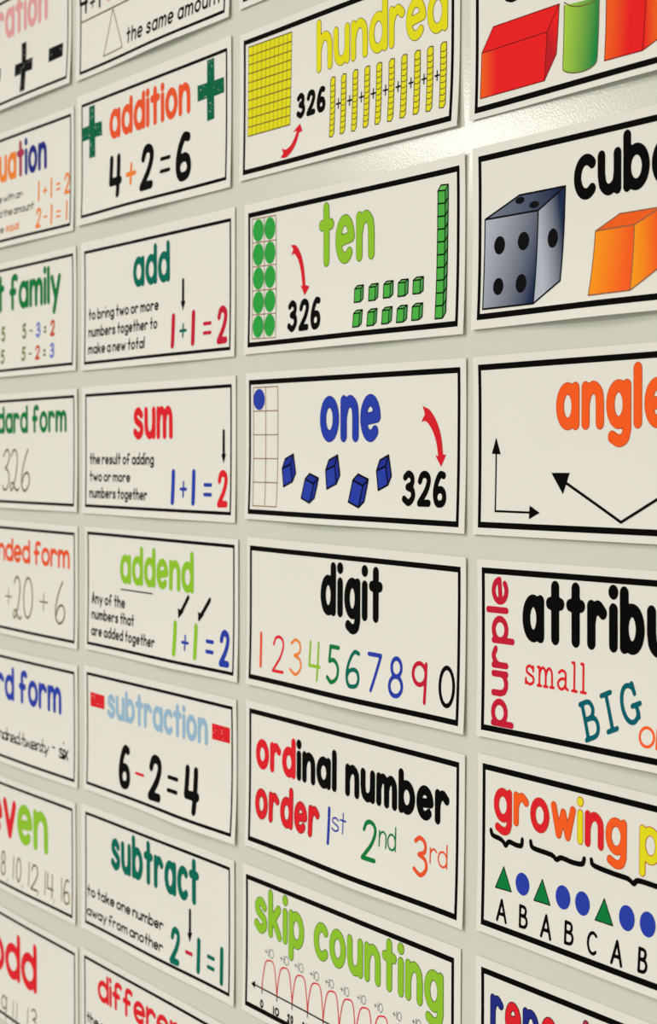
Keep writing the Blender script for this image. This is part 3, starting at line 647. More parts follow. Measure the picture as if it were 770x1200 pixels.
card('hundred',
     'white card titled hundred in yellow with ten rods and a gridded square',
     at=(631.0, -44.2), tilt=-0.0058, margins=(5.0, 5.3, 4.7, 3.4), lift=(1.7, 0.5, 0.9), rule=(3.2, 2.6), items=[
    ('text','title_lettering','hundred','yellow',{'x': -26.78,'y': 6.74,'w': 138.95,'h': 24.58,'r': 0.12,'asc': 1.33,'gap': 0.04,'out': 'olive'}),
    ('poly','base_ten_flat',[(-111.46,38.6),(-56.35,38.07),(-58.42,-19.49),(-112.09,-19.25)],'yellow',0),
    ('line','base_ten_flat',[(-111.46,38.6),(-112.09,-19.25)],'olive',0.16,2,0),
    ('line','base_ten_flat',[(-111.46,38.6),(-56.35,38.07)],'olive',0.35,2,0),
    ('line','base_ten_flat',[(-105.75,38.55),(-106.53,-19.27)],'olive',0.16,2,0),
    ('line','base_ten_flat',[(-111.52,32.83),(-56.55,32.33)],'olive',0.35,2,0),
    ('line','base_ten_flat',[(-100.08,38.49),(-101.02,-19.3)],'olive',0.16,2,0),
    ('line','base_ten_flat',[(-111.59,27.05),(-56.76,26.59)],'olive',0.35,2,0),
    ('line','base_ten_flat',[(-94.46,38.44),(-95.55,-19.32)],'olive',0.16,2,0),
    ('line','base_ten_flat',[(-111.65,21.27),(-56.97,20.84)],'olive',0.35,2,0),
    ('line','base_ten_flat',[(-88.88,38.38),(-90.12,-19.35)],'olive',0.16,2,0),
    ('line','base_ten_flat',[(-111.71,15.49),(-57.18,15.09)],'olive',0.35,2,0),
    ('line','base_ten_flat',[(-83.35,38.33),(-84.74,-19.37)],'olive',0.16,2,0),
    ('line','base_ten_flat',[(-111.77,9.71),(-57.38,9.34)],'olive',0.35,2,0),
    ('line','base_ten_flat',[(-77.87,38.28),(-79.39,-19.4)],'olive',0.16,2,0),
    ('line','base_ten_flat',[(-111.84,3.92),(-57.59,3.58)],'olive',0.35,2,0),
    ('line','base_ten_flat',[(-72.42,38.23),(-74.09,-19.42)],'olive',0.16,2,0),
    ('line','base_ten_flat',[(-111.9,-1.87),(-57.8,-2.18)],'olive',0.35,2,0),
    ('line','base_ten_flat',[(-67.02,38.17),(-68.83,-19.44)],'olive',0.16,2,0),
    ('line','base_ten_flat',[(-111.96,-7.66),(-58.01,-7.95)],'olive',0.35,2,0),
    ('line','base_ten_flat',[(-61.66,38.12),(-63.6,-19.47)],'olive',0.16,2,0),
    ('line','base_ten_flat',[(-112.03,-13.45),(-58.21,-13.72)],'olive',0.35,2,0),
    ('line','base_ten_flat',[(-56.35,38.07),(-58.42,-19.49)],'olive',0.16,2,0),
    ('line','base_ten_flat',[(-112.09,-19.25),(-58.42,-19.49)],'olive',0.35,2,0),
    ('text','number_lettering','326','black',{'x': -50.54,'y': -17.74,'w': 34.81,'h': 16.04,'r': 0.115,'asc': 1.32,'gap': 0.1}),
    ('poly','curved_arrow',[(-65.96,-36.72),(-67.98,-32.97),(-65.68,-33.99),(-64.61,-34.33),(-63.57,-34.57),(-62.61,-34.63),(-61.43,-34.44),(-59.96,-34.06),(-58.47,-33.52),(-57.12,-32.88),(-55.87,-32.07),(-54.59,-31.05),(-53.38,-29.92),(-52.35,-28.85),(-51.48,-27.78),(-50.72,-26.6),(-50.06,-25.49),(-49.56,-24.69),(-54.43,-24.91),(-45.82,-20.77),(-42.68,-25.82),(-46.72,-26.17),(-47.09,-27.03),(-47.65,-28.28),(-48.42,-29.76),(-49.37,-31.23),(-50.49,-32.61),(-51.77,-34.02),(-53.22,-35.4),(-54.8,-36.62),(-56.52,-37.63),(-58.34,-38.47),(-60.17,-39.13),(-62.01,-39.59),(-63.9,-39.71),(-65.62,-39.53),(-66.92,-39.3),(-69.4,-39.25)],'arrow_red',1),
    ('poly','base_ten_rod',[(-10.02,-0.09),(-8.18,1.54),(-4.85,1.16),(-4.63,-32.54),(-6.32,-34.63),(-9.8,-34.32)],'yellow',0),
    ('line','base_ten_rod',[(-10.02,-0.09),(-8.18,1.54),(-4.85,1.16),(-4.63,-32.54),(-6.32,-34.63),(-9.8,-34.32),(-10.02,-0.09)],'olive',0.35,1,0),
    ('line','base_ten_rod',[(-10.0,-3.49),(-6.75,-3.84),(-4.82,-2.61)],'olive',0.28,1,0),
    ('line','base_ten_rod',[(-9.98,-6.89),(-6.73,-7.23),(-4.8,-6.0)],'olive',0.28,1,0),
    ('line','base_ten_rod',[(-9.96,-10.29),(-6.71,-10.62),(-4.78,-9.39)],'olive',0.28,1,0),
    ('line','base_ten_rod',[(-9.94,-13.7),(-6.69,-14.02),(-4.76,-12.78)],'olive',0.28,1,0),
    ('line','base_ten_rod',[(-9.92,-17.1),(-6.66,-17.41),(-4.74,-16.17)],'olive',0.28,1,0),
    ('line','base_ten_rod',[(-9.89,-20.5),(-6.64,-20.81),(-4.71,-19.56)],'olive',0.28,1,0),
    ('line','base_ten_rod',[(-9.87,-23.91),(-6.62,-24.21),(-4.69,-22.95)],'olive',0.28,1,0),
    ('line','base_ten_rod',[(-9.85,-27.31),(-6.6,-27.6),(-4.67,-26.34)],'olive',0.28,1,0),
    ('line','base_ten_rod',[(-9.83,-30.72),(-6.58,-31.0),(-4.65,-29.73)],'olive',0.28,1,0),
    ('glyph','plus_sign','+','black',(-3.57,2.26,-18.94,-12.18,0.08)),
    ('poly','base_ten_rod',[(2.32,-0.25),(4.2,1.35),(7.57,0.96),(7.8,-32.43),(6.1,-34.49),(2.54,-34.16)],'yellow',0),
    ('line','base_ten_rod',[(2.32,-0.25),(4.2,1.35),(7.57,0.96),(7.8,-32.43),(6.1,-34.49),(2.54,-34.16),(2.32,-0.25)],'olive',0.35,1,0),
    ('line','base_ten_rod',[(2.34,-3.62),(5.65,-3.99),(7.6,-2.78)],'olive',0.28,1,0),
    ('line','base_ten_rod',[(2.36,-6.99),(5.68,-7.35),(7.62,-6.14)],'olive',0.28,1,0),
    ('line','base_ten_rod',[(2.38,-10.36),(5.7,-10.71),(7.65,-9.49)],'olive',0.28,1,0),
    ('line','base_ten_rod',[(2.41,-13.73),(5.72,-14.07),(7.67,-12.85)],'olive',0.28,1,0),
    ('line','base_ten_rod',[(2.43,-17.1),(5.75,-17.44),(7.69,-16.21)],'olive',0.28,1,0),
    ('line','base_ten_rod',[(2.45,-20.48),(5.77,-20.8),(7.72,-19.57)],'olive',0.28,1,0),
    ('line','base_ten_rod',[(2.48,-23.85),(5.79,-24.16),(7.74,-22.93)],'olive',0.28,1,0),
    ('line','base_ten_rod',[(2.5,-27.22),(5.82,-27.53),(7.76,-26.29)],'olive',0.28,1,0),
    ('line','base_ten_rod',[(2.52,-30.6),(5.84,-30.89),(7.78,-29.65)],'olive',0.28,1,0),
    ('glyph','plus_sign','+','black',(9.1,14.82,-19.0,-12.3,0.08)),
    ('poly','base_ten_rod',[(15.13,0.03),(17.05,1.6),(20.47,1.2),(20.71,-32.8),(19.0,-34.83),(15.38,-34.5)],'yellow',0),
    ('line','base_ten_rod',[(15.13,0.03),(17.05,1.6),(20.47,1.2),(20.71,-32.8),(19.0,-34.83),(15.38,-34.5),(15.13,0.03)],'olive',0.35,1,0),
    ('line','base_ten_rod',[(15.16,-3.4),(18.53,-3.78),(20.49,-2.6)],'olive',0.28,1,0),
    ('line','base_ten_rod',[(15.18,-6.83),(18.56,-7.2),(20.52,-6.01)],'olive',0.28,1,0),
    ('line','base_ten_rod',[(15.21,-10.26),(18.58,-10.63),(20.54,-9.43)],'olive',0.28,1,0),
    ('line','base_ten_rod',[(15.23,-13.69),(18.61,-14.05),(20.57,-12.85)],'olive',0.28,1,0),
    ('line','base_ten_rod',[(15.26,-17.13),(18.63,-17.48),(20.59,-16.27)],'olive',0.28,1,0),
    ('line','base_ten_rod',[(15.28,-20.56),(18.66,-20.9),(20.62,-19.69)],'olive',0.28,1,0),
    ('line','base_ten_rod',[(15.3,-24.0),(18.68,-24.33),(20.64,-23.11)],'olive',0.28,1,0),
    ('line','base_ten_rod',[(15.33,-27.43),(18.7,-27.75),(20.66,-26.53)],'olive',0.28,1,0),
    ('line','base_ten_rod',[(15.35,-30.87),(18.73,-31.18),(20.69,-29.95)],'olive',0.28,1,0),
    ('glyph','plus_sign','+','black',(22.06,27.67,-19.04,-12.42,0.08)),
    ('poly','base_ten_rod',[(28.05,-0.12),(30.0,1.42),(33.45,1.0),(33.7,-32.66),(31.98,-34.66),(28.31,-34.31)],'yellow',0),
    ('line','base_ten_rod',[(28.05,-0.12),(30.0,1.42),(33.45,1.0),(33.7,-32.66),(31.98,-34.66),(28.31,-34.31),(28.05,-0.12)],'olive',0.35,1,0),
    ('line','base_ten_rod',[(28.08,-3.52),(31.51,-3.92),(33.48,-2.76)],'olive',0.28,1,0),
    ('line','base_ten_rod',[(28.1,-6.92),(31.53,-7.31),(33.5,-6.14)],'olive',0.28,1,0),
    ('line','base_ten_rod',[(28.13,-10.31),(31.56,-10.7),(33.53,-9.52)],'olive',0.28,1,0),
    ('line','base_ten_rod',[(28.15,-13.71),(31.58,-14.09),(33.55,-12.91)],'olive',0.28,1,0),
    ('line','base_ten_rod',[(28.18,-17.11),(31.61,-17.48),(33.58,-16.29)],'olive',0.28,1,0),
    ('line','base_ten_rod',[(28.2,-20.51),(31.63,-20.87),(33.61,-19.68)],'olive',0.28,1,0),
    ('line','base_ten_rod',[(28.23,-23.91),(31.66,-24.26),(33.63,-23.06)],'olive',0.28,1,0),
    ('line','base_ten_rod',[(28.25,-27.31),(31.68,-27.65),(33.66,-26.45)],'olive',0.28,1,0),
    ('line','base_ten_rod',[(28.28,-30.71),(31.71,-31.04),(33.68,-29.83)],'olive',0.28,1,0),
    ('glyph','plus_sign','+','black',(34.93,40.43,-19.02,-12.46,0.08)),
    ('poly','base_ten_rod',[(40.71,-0.28),(42.69,1.24),(46.17,0.81),(46.44,-32.7),(44.71,-34.68),(40.98,-34.31)],'yellow',0),
    ('line','base_ten_rod',[(40.71,-0.28),(42.69,1.24),(46.17,0.81),(46.44,-32.7),(44.71,-34.68),(40.98,-34.31),(40.71,-0.28)],'olive',0.35,1,0),
    ('line','base_ten_rod',[(40.74,-3.66),(44.22,-4.07),(46.2,-2.93)],'olive',0.28,1,0),
    ('line','base_ten_rod',[(40.77,-7.04),(44.25,-7.45),(46.23,-6.3)],'olive',0.28,1,0),
    ('line','base_ten_rod',[(40.79,-10.42),(44.27,-10.82),(46.26,-9.67)],'olive',0.28,1,0),
    ('line','base_ten_rod',[(40.82,-13.81),(44.3,-14.19),(46.28,-13.04)],'olive',0.28,1,0),
    ('line','base_ten_rod',[(40.84,-17.19),(44.33,-17.57),(46.31,-16.4)],'olive',0.28,1,0),
    ('line','base_ten_rod',[(40.87,-20.57),(44.35,-20.94),(46.33,-19.77)],'olive',0.28,1,0),
    ('line','base_ten_rod',[(40.9,-23.96),(44.38,-24.32),(46.36,-23.14)],'olive',0.28,1,0),
    ('line','base_ten_rod',[(40.92,-27.35),(44.4,-27.7),(46.39,-26.52)],'olive',0.28,1,0),
    ('line','base_ten_rod',[(40.95,-30.73),(44.43,-31.07),(46.41,-29.89)],'olive',0.28,1,0),
    ('glyph','plus_sign','+','black',(47.89,53.27,-19.15,-12.65,0.08)),
    ('poly','base_ten_rod',[(53.79,-0.36),(55.8,1.13),(59.31,0.68),(59.58,-33.03),(57.85,-34.98),(54.07,-34.59)],'yellow',0),
    ('line','base_ten_rod',[(53.79,-0.36),(55.8,1.13),(59.31,0.68),(59.58,-33.03),(57.85,-34.98),(54.07,-34.59),(53.79,-0.36)],'olive',0.35,1,0),
    ('line','base_ten_rod',[(53.82,-3.76),(57.35,-4.19),(59.34,-3.07)],'olive',0.28,1,0),
    ('line','base_ten_rod',[(53.85,-7.17),(57.37,-7.59),(59.36,-6.46)],'olive',0.28,1,0),
    ('line','base_ten_rod',[(53.88,-10.57),(57.4,-10.98),(59.39,-9.85)],'olive',0.28,1,0),
    ('line','base_ten_rod',[(53.9,-13.97),(57.43,-14.38),(59.42,-13.24)],'olive',0.28,1,0),
    ('line','base_ten_rod',[(53.93,-17.38),(57.46,-17.77),(59.45,-16.63)],'olive',0.28,1,0),
    ('line','base_ten_rod',[(53.96,-20.78),(57.48,-21.17),(59.47,-20.02)],'olive',0.28,1,0),
    ('line','base_ten_rod',[(53.99,-24.19),(57.51,-24.56),(59.5,-23.41)],'olive',0.28,1,0),
    ('line','base_ten_rod',[(54.01,-27.59),(57.54,-27.96),(59.53,-26.8)],'olive',0.28,1,0),
    ('line','base_ten_rod',[(54.04,-31.0),(57.57,-31.36),(59.56,-30.19)],'olive',0.28,1,0),
    ('glyph','plus_sign','+','black',(60.91,66.18,-19.33,-12.9,0.08)),
    ('poly','base_ten_rod',[(66.6,-0.26),(68.63,1.2),(72.16,0.74),(72.45,-32.98),(70.71,-34.9),(66.89,-34.51)],'yellow',0),
    ('line','base_ten_rod',[(66.6,-0.26),(68.63,1.2),(72.16,0.74),(72.45,-32.98),(70.71,-34.9),(66.89,-34.51),(66.6,-0.26)],'olive',0.35,1,0),
    ('line','base_ten_rod',[(66.63,-3.66),(70.2,-4.11),(72.2,-3.01)],'olive',0.28,1,0),
    ('line','base_ten_rod',[(66.66,-7.07),(70.23,-7.51),(72.22,-6.4)],'olive',0.28,1,0),
    ('line','base_ten_rod',[(66.69,-10.47),(70.26,-10.9),(72.25,-9.79)],'olive',0.28,1,0),
    ('line','base_ten_rod',[(66.72,-13.88),(70.28,-14.3),(72.28,-13.18)],'olive',0.28,1,0),
    ('line','base_ten_rod',[(66.75,-17.28),(70.31,-17.69),(72.31,-16.57)],'olive',0.28,1,0),
    ('line','base_ten_rod',[(66.77,-20.69),(70.34,-21.09),(72.34,-19.96)],'olive',0.28,1,0),
    ('line','base_ten_rod',[(66.8,-24.1),(70.37,-24.49),(72.37,-23.35)],'olive',0.28,1,0),
    ('line','base_ten_rod',[(66.83,-27.51),(70.4,-27.89),(72.4,-26.74)],'olive',0.28,1,0),
    ('line','base_ten_rod',[(66.86,-30.91),(70.43,-31.28),(72.43,-30.14)],'olive',0.28,1,0),
    ('glyph','plus_sign','+','black',(73.99,79.15,-19.28,-12.92,0.08)),
    ('poly','base_ten_rod',[(79.79,-0.28),(81.84,1.15),(85.39,0.68),(85.69,-33.04),(83.95,-34.93),(80.09,-34.52)],'yellow',0),
    ('line','base_ten_rod',[(79.79,-0.28),(81.84,1.15),(85.39,0.68),(85.69,-33.04),(83.95,-34.93),(80.09,-34.52),(79.79,-0.28)],'olive',0.35,1,0),
    ('line','base_ten_rod',[(79.82,-3.68),(83.43,-4.15),(85.43,-3.06)],'olive',0.28,1,0),
    ('line','base_ten_rod',[(79.85,-7.09),(83.46,-7.54),(85.46,-6.45)],'olive',0.28,1,0),
    ('line','base_ten_rod',[(79.88,-10.49),(83.49,-10.93),(85.49,-9.84)],'olive',0.28,1,0),
    ('line','base_ten_rod',[(79.91,-13.9),(83.51,-14.33),(85.52,-13.23)],'olive',0.28,1,0),
    ('line','base_ten_rod',[(79.94,-17.3),(83.54,-17.73),(85.55,-16.62)],'olive',0.28,1,0),
    ('line','base_ten_rod',[(79.97,-20.71),(83.57,-21.12),(85.58,-20.01)],'olive',0.28,1,0),
    ('line','base_ten_rod',[(80.0,-24.12),(83.6,-24.52),(85.61,-23.4)],'olive',0.28,1,0),
    ('line','base_ten_rod',[(80.03,-27.52),(83.63,-27.92),(85.64,-26.79)],'olive',0.28,1,0),
    ('line','base_ten_rod',[(80.06,-30.93),(83.66,-31.31),(85.67,-30.19)],'olive',0.28,1,0),
    ('glyph','plus_sign','+','black',(86.95,92.0,-19.26,-12.97,0.08)),
    ('poly','base_ten_rod',[(92.39,-0.42),(94.46,0.99),(98.03,0.51),(98.34,-33.4),(96.6,-35.27),(92.7,-34.84)],'yellow',0),
    ('line','base_ten_rod',[(92.39,-0.42),(94.46,0.99),(98.03,0.51),(98.34,-33.4),(96.6,-35.27),(92.7,-34.84),(92.39,-0.42)],'olive',0.35,1,0),
    ('line','base_ten_rod',[(92.42,-3.84),(96.06,-4.32),(98.07,-3.26)],'olive',0.28,1,0),
    ('line','base_ten_rod',[(92.45,-7.26),(96.09,-7.73),(98.1,-6.66)],'olive',0.28,1,0),
    ('line','base_ten_rod',[(92.48,-10.69),(96.12,-11.14),(98.13,-10.07)],'olive',0.28,1,0),
    ('line','base_ten_rod',[(92.51,-14.11),(96.15,-14.56),(98.16,-13.48)],'olive',0.28,1,0),
    ('line','base_ten_rod',[(92.55,-17.53),(96.18,-17.97),(98.19,-16.89)],'olive',0.28,1,0),
    ('line','base_ten_rod',[(92.58,-20.96),(96.22,-21.39),(98.22,-20.29)],'olive',0.28,1,0),
    ('line','base_ten_rod',[(92.61,-24.39),(96.25,-24.8),(98.25,-23.7)],'olive',0.28,1,0),
    ('line','base_ten_rod',[(92.64,-27.81),(96.28,-28.22),(98.29,-27.11)],'olive',0.28,1,0),
    ('line','base_ten_rod',[(92.67,-31.24),(96.31,-31.63),(98.32,-30.52)],'olive',0.28,1,0),
    ('glyph','plus_sign','+','black',(99.8,104.75,-19.54,-13.32,0.08)),
    ('poly','base_ten_rod',[(105.35,-0.31),(107.43,1.07),(111.02,0.57),(111.34,-33.5),(109.6,-35.34),(105.67,-34.9)],'yellow',0),
    ('line','base_ten_rod',[(105.35,-0.31),(107.43,1.07),(111.02,0.57),(111.34,-33.5),(109.6,-35.34),(105.67,-34.9),(105.35,-0.31)],'olive',0.35,1,0),
    ('line','base_ten_rod',[(105.38,-3.75),(109.04,-4.25),(111.05,-3.2)],'olive',0.28,1,0),
    ('line','base_ten_rod',[(105.41,-7.19),(109.08,-7.67),(111.09,-6.63)],'olive',0.28,1,0),
    ('line','base_ten_rod',[(105.44,-10.63),(109.11,-11.1),(111.12,-10.05)],'olive',0.28,1,0),
    ('line','base_ten_rod',[(105.47,-14.07),(109.14,-14.53),(111.15,-13.47)],'olive',0.28,1,0),
    ('line','base_ten_rod',[(105.51,-17.51),(109.17,-17.96),(111.18,-16.9)],'olive',0.28,1,0),
    ('line','base_ten_rod',[(105.54,-20.95),(109.21,-21.39),(111.22,-20.32)],'olive',0.28,1,0),
    ('line','base_ten_rod',[(105.57,-24.4),(109.24,-24.83),(111.25,-23.75)],'olive',0.28,1,0),
    ('line','base_ten_rod',[(105.6,-27.84),(109.27,-28.26),(111.28,-27.17)],'olive',0.28,1,0),
    ('line','base_ten_rod',[(105.63,-31.28),(109.3,-31.69),(111.31,-30.6)],'olive',0.28,1,0),
])
card('ten',
     'white card titled ten in lime with green cubes, dots and stick',
     at=(636.6, -157.4), tilt=-0.0031, margins=(4.8, 5.1, 5.8, 4.4), lift=(2.2, 0.2, 0.6), rule=(3.2, 2.6), items=[
    ('text','title_lettering','ten','lime',{'x': -29.46,'y': 0.5,'w': 62.27,'h': 29.91,'r': 0.118,'asc': 1.32,'gap': 0.05,'out': 'green_out'}),
    ('line','ten_frame',[(-112.5,39.51),(-81.89,38.77)],'brown',0.3,1,0),
    ('line','ten_frame',[(-112.47,23.93),(-81.86,23.17)],'brown',0.3,1,0),
    ('line','ten_frame',[(-112.45,8.34),(-81.82,7.57)],'brown',0.3,1,0),
    ('line','ten_frame',[(-112.43,-7.26),(-81.79,-8.05)],'brown',0.3,1,0),
    ('line','ten_frame',[(-112.41,-22.87),(-81.76,-23.69)],'brown',0.3,1,0),
    ('line','ten_frame',[(-112.39,-38.5),(-81.72,-39.33)],'brown',0.3,1,0),
    ('line','ten_frame',[(-112.5,39.51),(-112.39,-38.5)],'moss',0.3,1,0),
    ('line','ten_frame',[(-97.02,39.24),(-96.89,-38.92)],'moss',0.3,1,0),
    ('line','ten_frame',[(-81.89,38.77),(-81.72,-39.33)],'moss',0.3,1,0),
    ('ell','counting_dot',(-104.7,31.43),(6.92,7.25),'leaf',2),
    ('ell','counting_dot',(-89.8,31.28),(6.78,7.17),'leaf',2),
    ('ell','counting_dot',(-104.68,15.87),(6.92,7.25),'leaf',2),
    ('ell','counting_dot',(-89.77,15.75),(6.78,7.17),'leaf',2),
    ('ell','counting_dot',(-104.66,0.3),(6.93,7.26),'leaf',2),
    ('ell','counting_dot',(-89.74,0.21),(6.78,7.18),'leaf',2),
    ('ell','counting_dot',(-104.63,-15.28),(6.93,7.26),'leaf',2),
    ('ell','counting_dot',(-89.71,-15.35),(6.79,7.18),'leaf',2),
    ('ell','counting_dot',(-104.61,-30.88),(6.94,7.26),'leaf',2),
    ('ell','counting_dot',(-89.68,-30.92),(6.78,7.18),'leaf',2),
    ('poly','curved_arrow',[(-60.44,14.99),(-63.51,18.17),(-61.27,17.82),(-60.11,17.86),(-58.36,17.65),(-56.51,16.84),(-54.92,15.61),(-53.38,14.12),(-51.88,12.38),(-50.55,10.48),(-49.47,8.44),(-48.57,6.28),(-47.81,4.03),(-47.15,1.68),(-46.57,-1.01),(-46.09,-3.95),(-45.73,-6.58),(-45.5,-8.39),(-40.46,-9.78),(-46.04,-14.95),(-51.32,-8.17),(-48.86,-8.97),(-49.24,-7.17),(-49.75,-4.6),(-50.36,-1.83),(-51.03,0.6),(-51.78,2.65),(-52.59,4.61),(-53.49,6.38),(-54.45,7.9),(-55.59,9.28),(-56.89,10.56),(-58.18,11.61),(-59.13,12.22),(-59.58,12.31),(-60.01,12.23),(-60.71,12.06),(-62.96,11.35)],'arrow_red',1),
    ('text','number_lettering','326','black',{'x': -66.89,'y': -37.08,'w': 40.84,'h': 20.23,'r': 0.1,'asc': 1.32,'gap': 0.1}),
    ('poly','counting_cube',[(11.99,-15.32),(18.8,-15.37),(18.84,-23.47),(12.02,-23.45)],'cube_green',0),
    ('poly','counting_cube',[(18.8,-15.37),(21.5,-13.75),(21.54,-21.82),(18.84,-23.47)],'cube_green_dark',0),
    ('poly','counting_cube',[(11.99,-15.32),(14.71,-13.68),(21.5,-13.75),(18.8,-15.37)],'cube_green_light',0),
    ('line','counting_cube',[(11.99,-15.32),(18.8,-15.37),(18.84,-23.47),(12.02,-23.45),(11.99,-15.32)],'ink',0.42,1,0),
    ('line','counting_cube',[(11.99,-15.32),(14.71,-13.68),(21.5,-13.75),(18.8,-15.37)],'ink',0.42,1,0),
    ('line','counting_cube',[(21.5,-13.75),(21.54,-21.82),(18.84,-23.47)],'ink',0.42,1,0),
    ('poly','counting_cube',[(12.05,-30.11),(18.87,-30.09),(18.91,-38.19),(12.09,-38.25)],'cube_green',0),
    ('poly','counting_cube',[(18.87,-30.09),(21.57,-28.43),(21.61,-36.51),(18.91,-38.19)],'cube_green_dark',0),
    ('poly','counting_cube',[(12.05,-30.11),(14.78,-28.44),(21.57,-28.43),(18.87,-30.09)],'cube_green_light',0),
    ('line','counting_cube',[(12.05,-30.11),(18.87,-30.09),(18.91,-38.19),(12.09,-38.25),(12.05,-30.11)],'ink',0.42,1,0),
    ('line','counting_cube',[(12.05,-30.11),(14.78,-28.44),(21.57,-28.43),(18.87,-30.09)],'ink',0.42,1,0),
    ('line','counting_cube',[(21.57,-28.43),(21.61,-36.51),(18.91,-38.19)],'ink',0.42,1,0),
    ('poly','counting_cube',[(27.56,-15.59),(34.45,-15.66),(34.49,-23.66),(27.6,-23.63)],'cube_green',0),
    ('poly','counting_cube',[(34.45,-15.66),(37.28,-14.07),(37.32,-22.05),(34.49,-23.66)],'cube_green_dark',0),
    ('poly','counting_cube',[(27.56,-15.59),(30.42,-13.99),(37.28,-14.07),(34.45,-15.66)],'cube_green_light',0),
    ('line','counting_cube',[(27.56,-15.59),(34.45,-15.66),(34.49,-23.66),(27.6,-23.63),(27.56,-15.59)],'ink',0.42,1,0),
    ('line','counting_cube',[(27.56,-15.59),(30.42,-13.99),(37.28,-14.07),(34.45,-15.66)],'ink',0.42,1,0),
    ('line','counting_cube',[(37.28,-14.07),(37.32,-22.05),(34.49,-23.66)],'ink',0.42,1,0),
    ('poly','counting_cube',[(27.63,-30.39),(34.52,-30.38),(34.56,-38.38),(27.67,-38.43)],'cube_green',0),
    ('poly','counting_cube',[(34.52,-30.38),(37.35,-28.76),(37.39,-36.74),(34.56,-38.38)],'cube_green_dark',0),
    ('poly','counting_cube',[(27.63,-30.39),(30.49,-28.75),(37.35,-28.76),(34.52,-30.38)],'cube_green_light',0),
    ('line','counting_cube',[(27.63,-30.39),(34.52,-30.38),(34.56,-38.38),(27.67,-38.43),(27.63,-30.39)],'ink',0.42,1,0),
    ('line','counting_cube',[(27.63,-30.39),(30.49,-28.75),(37.35,-28.76),(34.52,-30.38)],'ink',0.42,1,0),
    ('line','counting_cube',[(37.35,-28.76),(37.39,-36.74),(34.56,-38.38)],'ink',0.42,1,0),
    ('poly','counting_cube',[(43.08,-15.16),(50.03,-15.25),(50.07,-23.15),(43.13,-23.1)],'cube_green',0),
    ('poly','counting_cube',[(50.03,-15.25),(52.98,-13.7),(53.03,-21.57),(50.07,-23.15)],'cube_green_dark',0),
    ('poly','counting_cube',[(43.08,-15.16),(46.07,-13.59),(52.98,-13.7),(50.03,-15.25)],'cube_green_light',0),
    ('line','counting_cube',[(43.08,-15.16),(50.03,-15.25),(50.07,-23.15),(43.13,-23.1),(43.08,-15.16)],'ink',0.42,1,0),
    ('line','counting_cube',[(43.08,-15.16),(46.07,-13.59),(52.98,-13.7),(50.03,-15.25)],'ink',0.42,1,0),
    ('line','counting_cube',[(52.98,-13.7),(53.03,-21.57),(50.07,-23.15)],'ink',0.42,1,0),
    ('poly','counting_cube',[(43.16,-30.32),(50.11,-30.33),(50.15,-38.23),(43.21,-38.27)],'cube_green',0),
    ('poly','counting_cube',[(50.11,-30.33),(53.07,-28.74),(53.11,-36.62),(50.15,-38.23)],'cube_green_dark',0),
    ('poly','counting_cube',[(43.16,-30.32),(46.15,-28.72),(53.07,-28.74),(50.11,-30.33)],'cube_green_light',0),
    ('line','counting_cube',[(43.16,-30.32),(50.11,-30.33),(50.15,-38.23),(43.21,-38.27),(43.16,-30.32)],'ink',0.42,1,0),
    ('line','counting_cube',[(43.16,-30.32),(46.15,-28.72),(53.07,-28.74),(50.11,-30.33)],'ink',0.42,1,0),
    ('line','counting_cube',[(53.07,-28.74),(53.11,-36.62),(50.15,-38.23)],'ink',0.42,1,0),
    ('poly','counting_cube',[(58.24,-15.45),(65.24,-15.56),(65.28,-23.36),(58.28,-23.3)],'cube_green',0),
    ('poly','counting_cube',[(65.24,-15.56),(68.31,-14.04),(68.35,-21.82),(65.28,-23.36)],'cube_green_dark',0),
    ('poly','counting_cube',[(58.24,-15.45),(61.34,-13.92),(68.31,-14.04),(65.24,-15.56)],'cube_green_light',0),
    ('line','counting_cube',[(58.24,-15.45),(65.24,-15.56),(65.28,-23.36),(58.28,-23.3),(58.24,-15.45)],'ink',0.42,1,0),
    ('line','counting_cube',[(58.24,-15.45),(61.34,-13.92),(68.31,-14.04),(65.24,-15.56)],'ink',0.42,1,0),
    ('line','counting_cube',[(68.31,-14.04),(68.35,-21.82),(65.28,-23.36)],'ink',0.42,1,0),
    ('poly','counting_cube',[(58.32,-30.43),(65.32,-30.46),(65.37,-38.26),(58.37,-38.28)],'cube_green',0),
    ('poly','counting_cube',[(65.32,-30.46),(68.39,-28.89),(68.44,-36.68),(65.37,-38.26)],'cube_green_dark',0),
    ('poly','counting_cube',[(58.32,-30.43),(61.43,-28.86),(68.39,-28.89),(65.32,-30.46)],'cube_green_light',0),
    ('line','counting_cube',[(58.32,-30.43),(65.32,-30.46),(65.37,-38.26),(58.37,-38.28),(58.32,-30.43)],'ink',0.42,1,0),
    ('line','counting_cube',[(58.32,-30.43),(61.43,-28.86),(68.39,-28.89),(65.32,-30.46)],'ink',0.42,1,0),
    ('line','counting_cube',[(68.39,-28.89),(68.44,-36.68),(65.37,-38.26)],'ink',0.42,1,0),
    ('poly','counting_cube',[(73.34,-15.24),(80.39,-15.36),(80.43,-23.07),(73.39,-22.98)],'cube_green',0),
    ('poly','counting_cube',[(80.39,-15.36),(83.56,-13.87),(83.61,-21.56),(80.43,-23.07)],'cube_green_dark',0),
    ('poly','counting_cube',[(73.34,-15.24),(76.55,-13.74),(83.56,-13.87),(80.39,-15.36)],'cube_green_light',0),
    ('line','counting_cube',[(73.34,-15.24),(80.39,-15.36),(80.43,-23.07),(73.39,-22.98),(73.34,-15.24)],'ink',0.42,1,0),
    ('line','counting_cube',[(73.34,-15.24),(76.55,-13.74),(83.56,-13.87),(80.39,-15.36)],'ink',0.42,1,0),
    ('line','counting_cube',[(83.56,-13.87),(83.61,-21.56),(80.43,-23.07)],'ink',0.42,1,0),
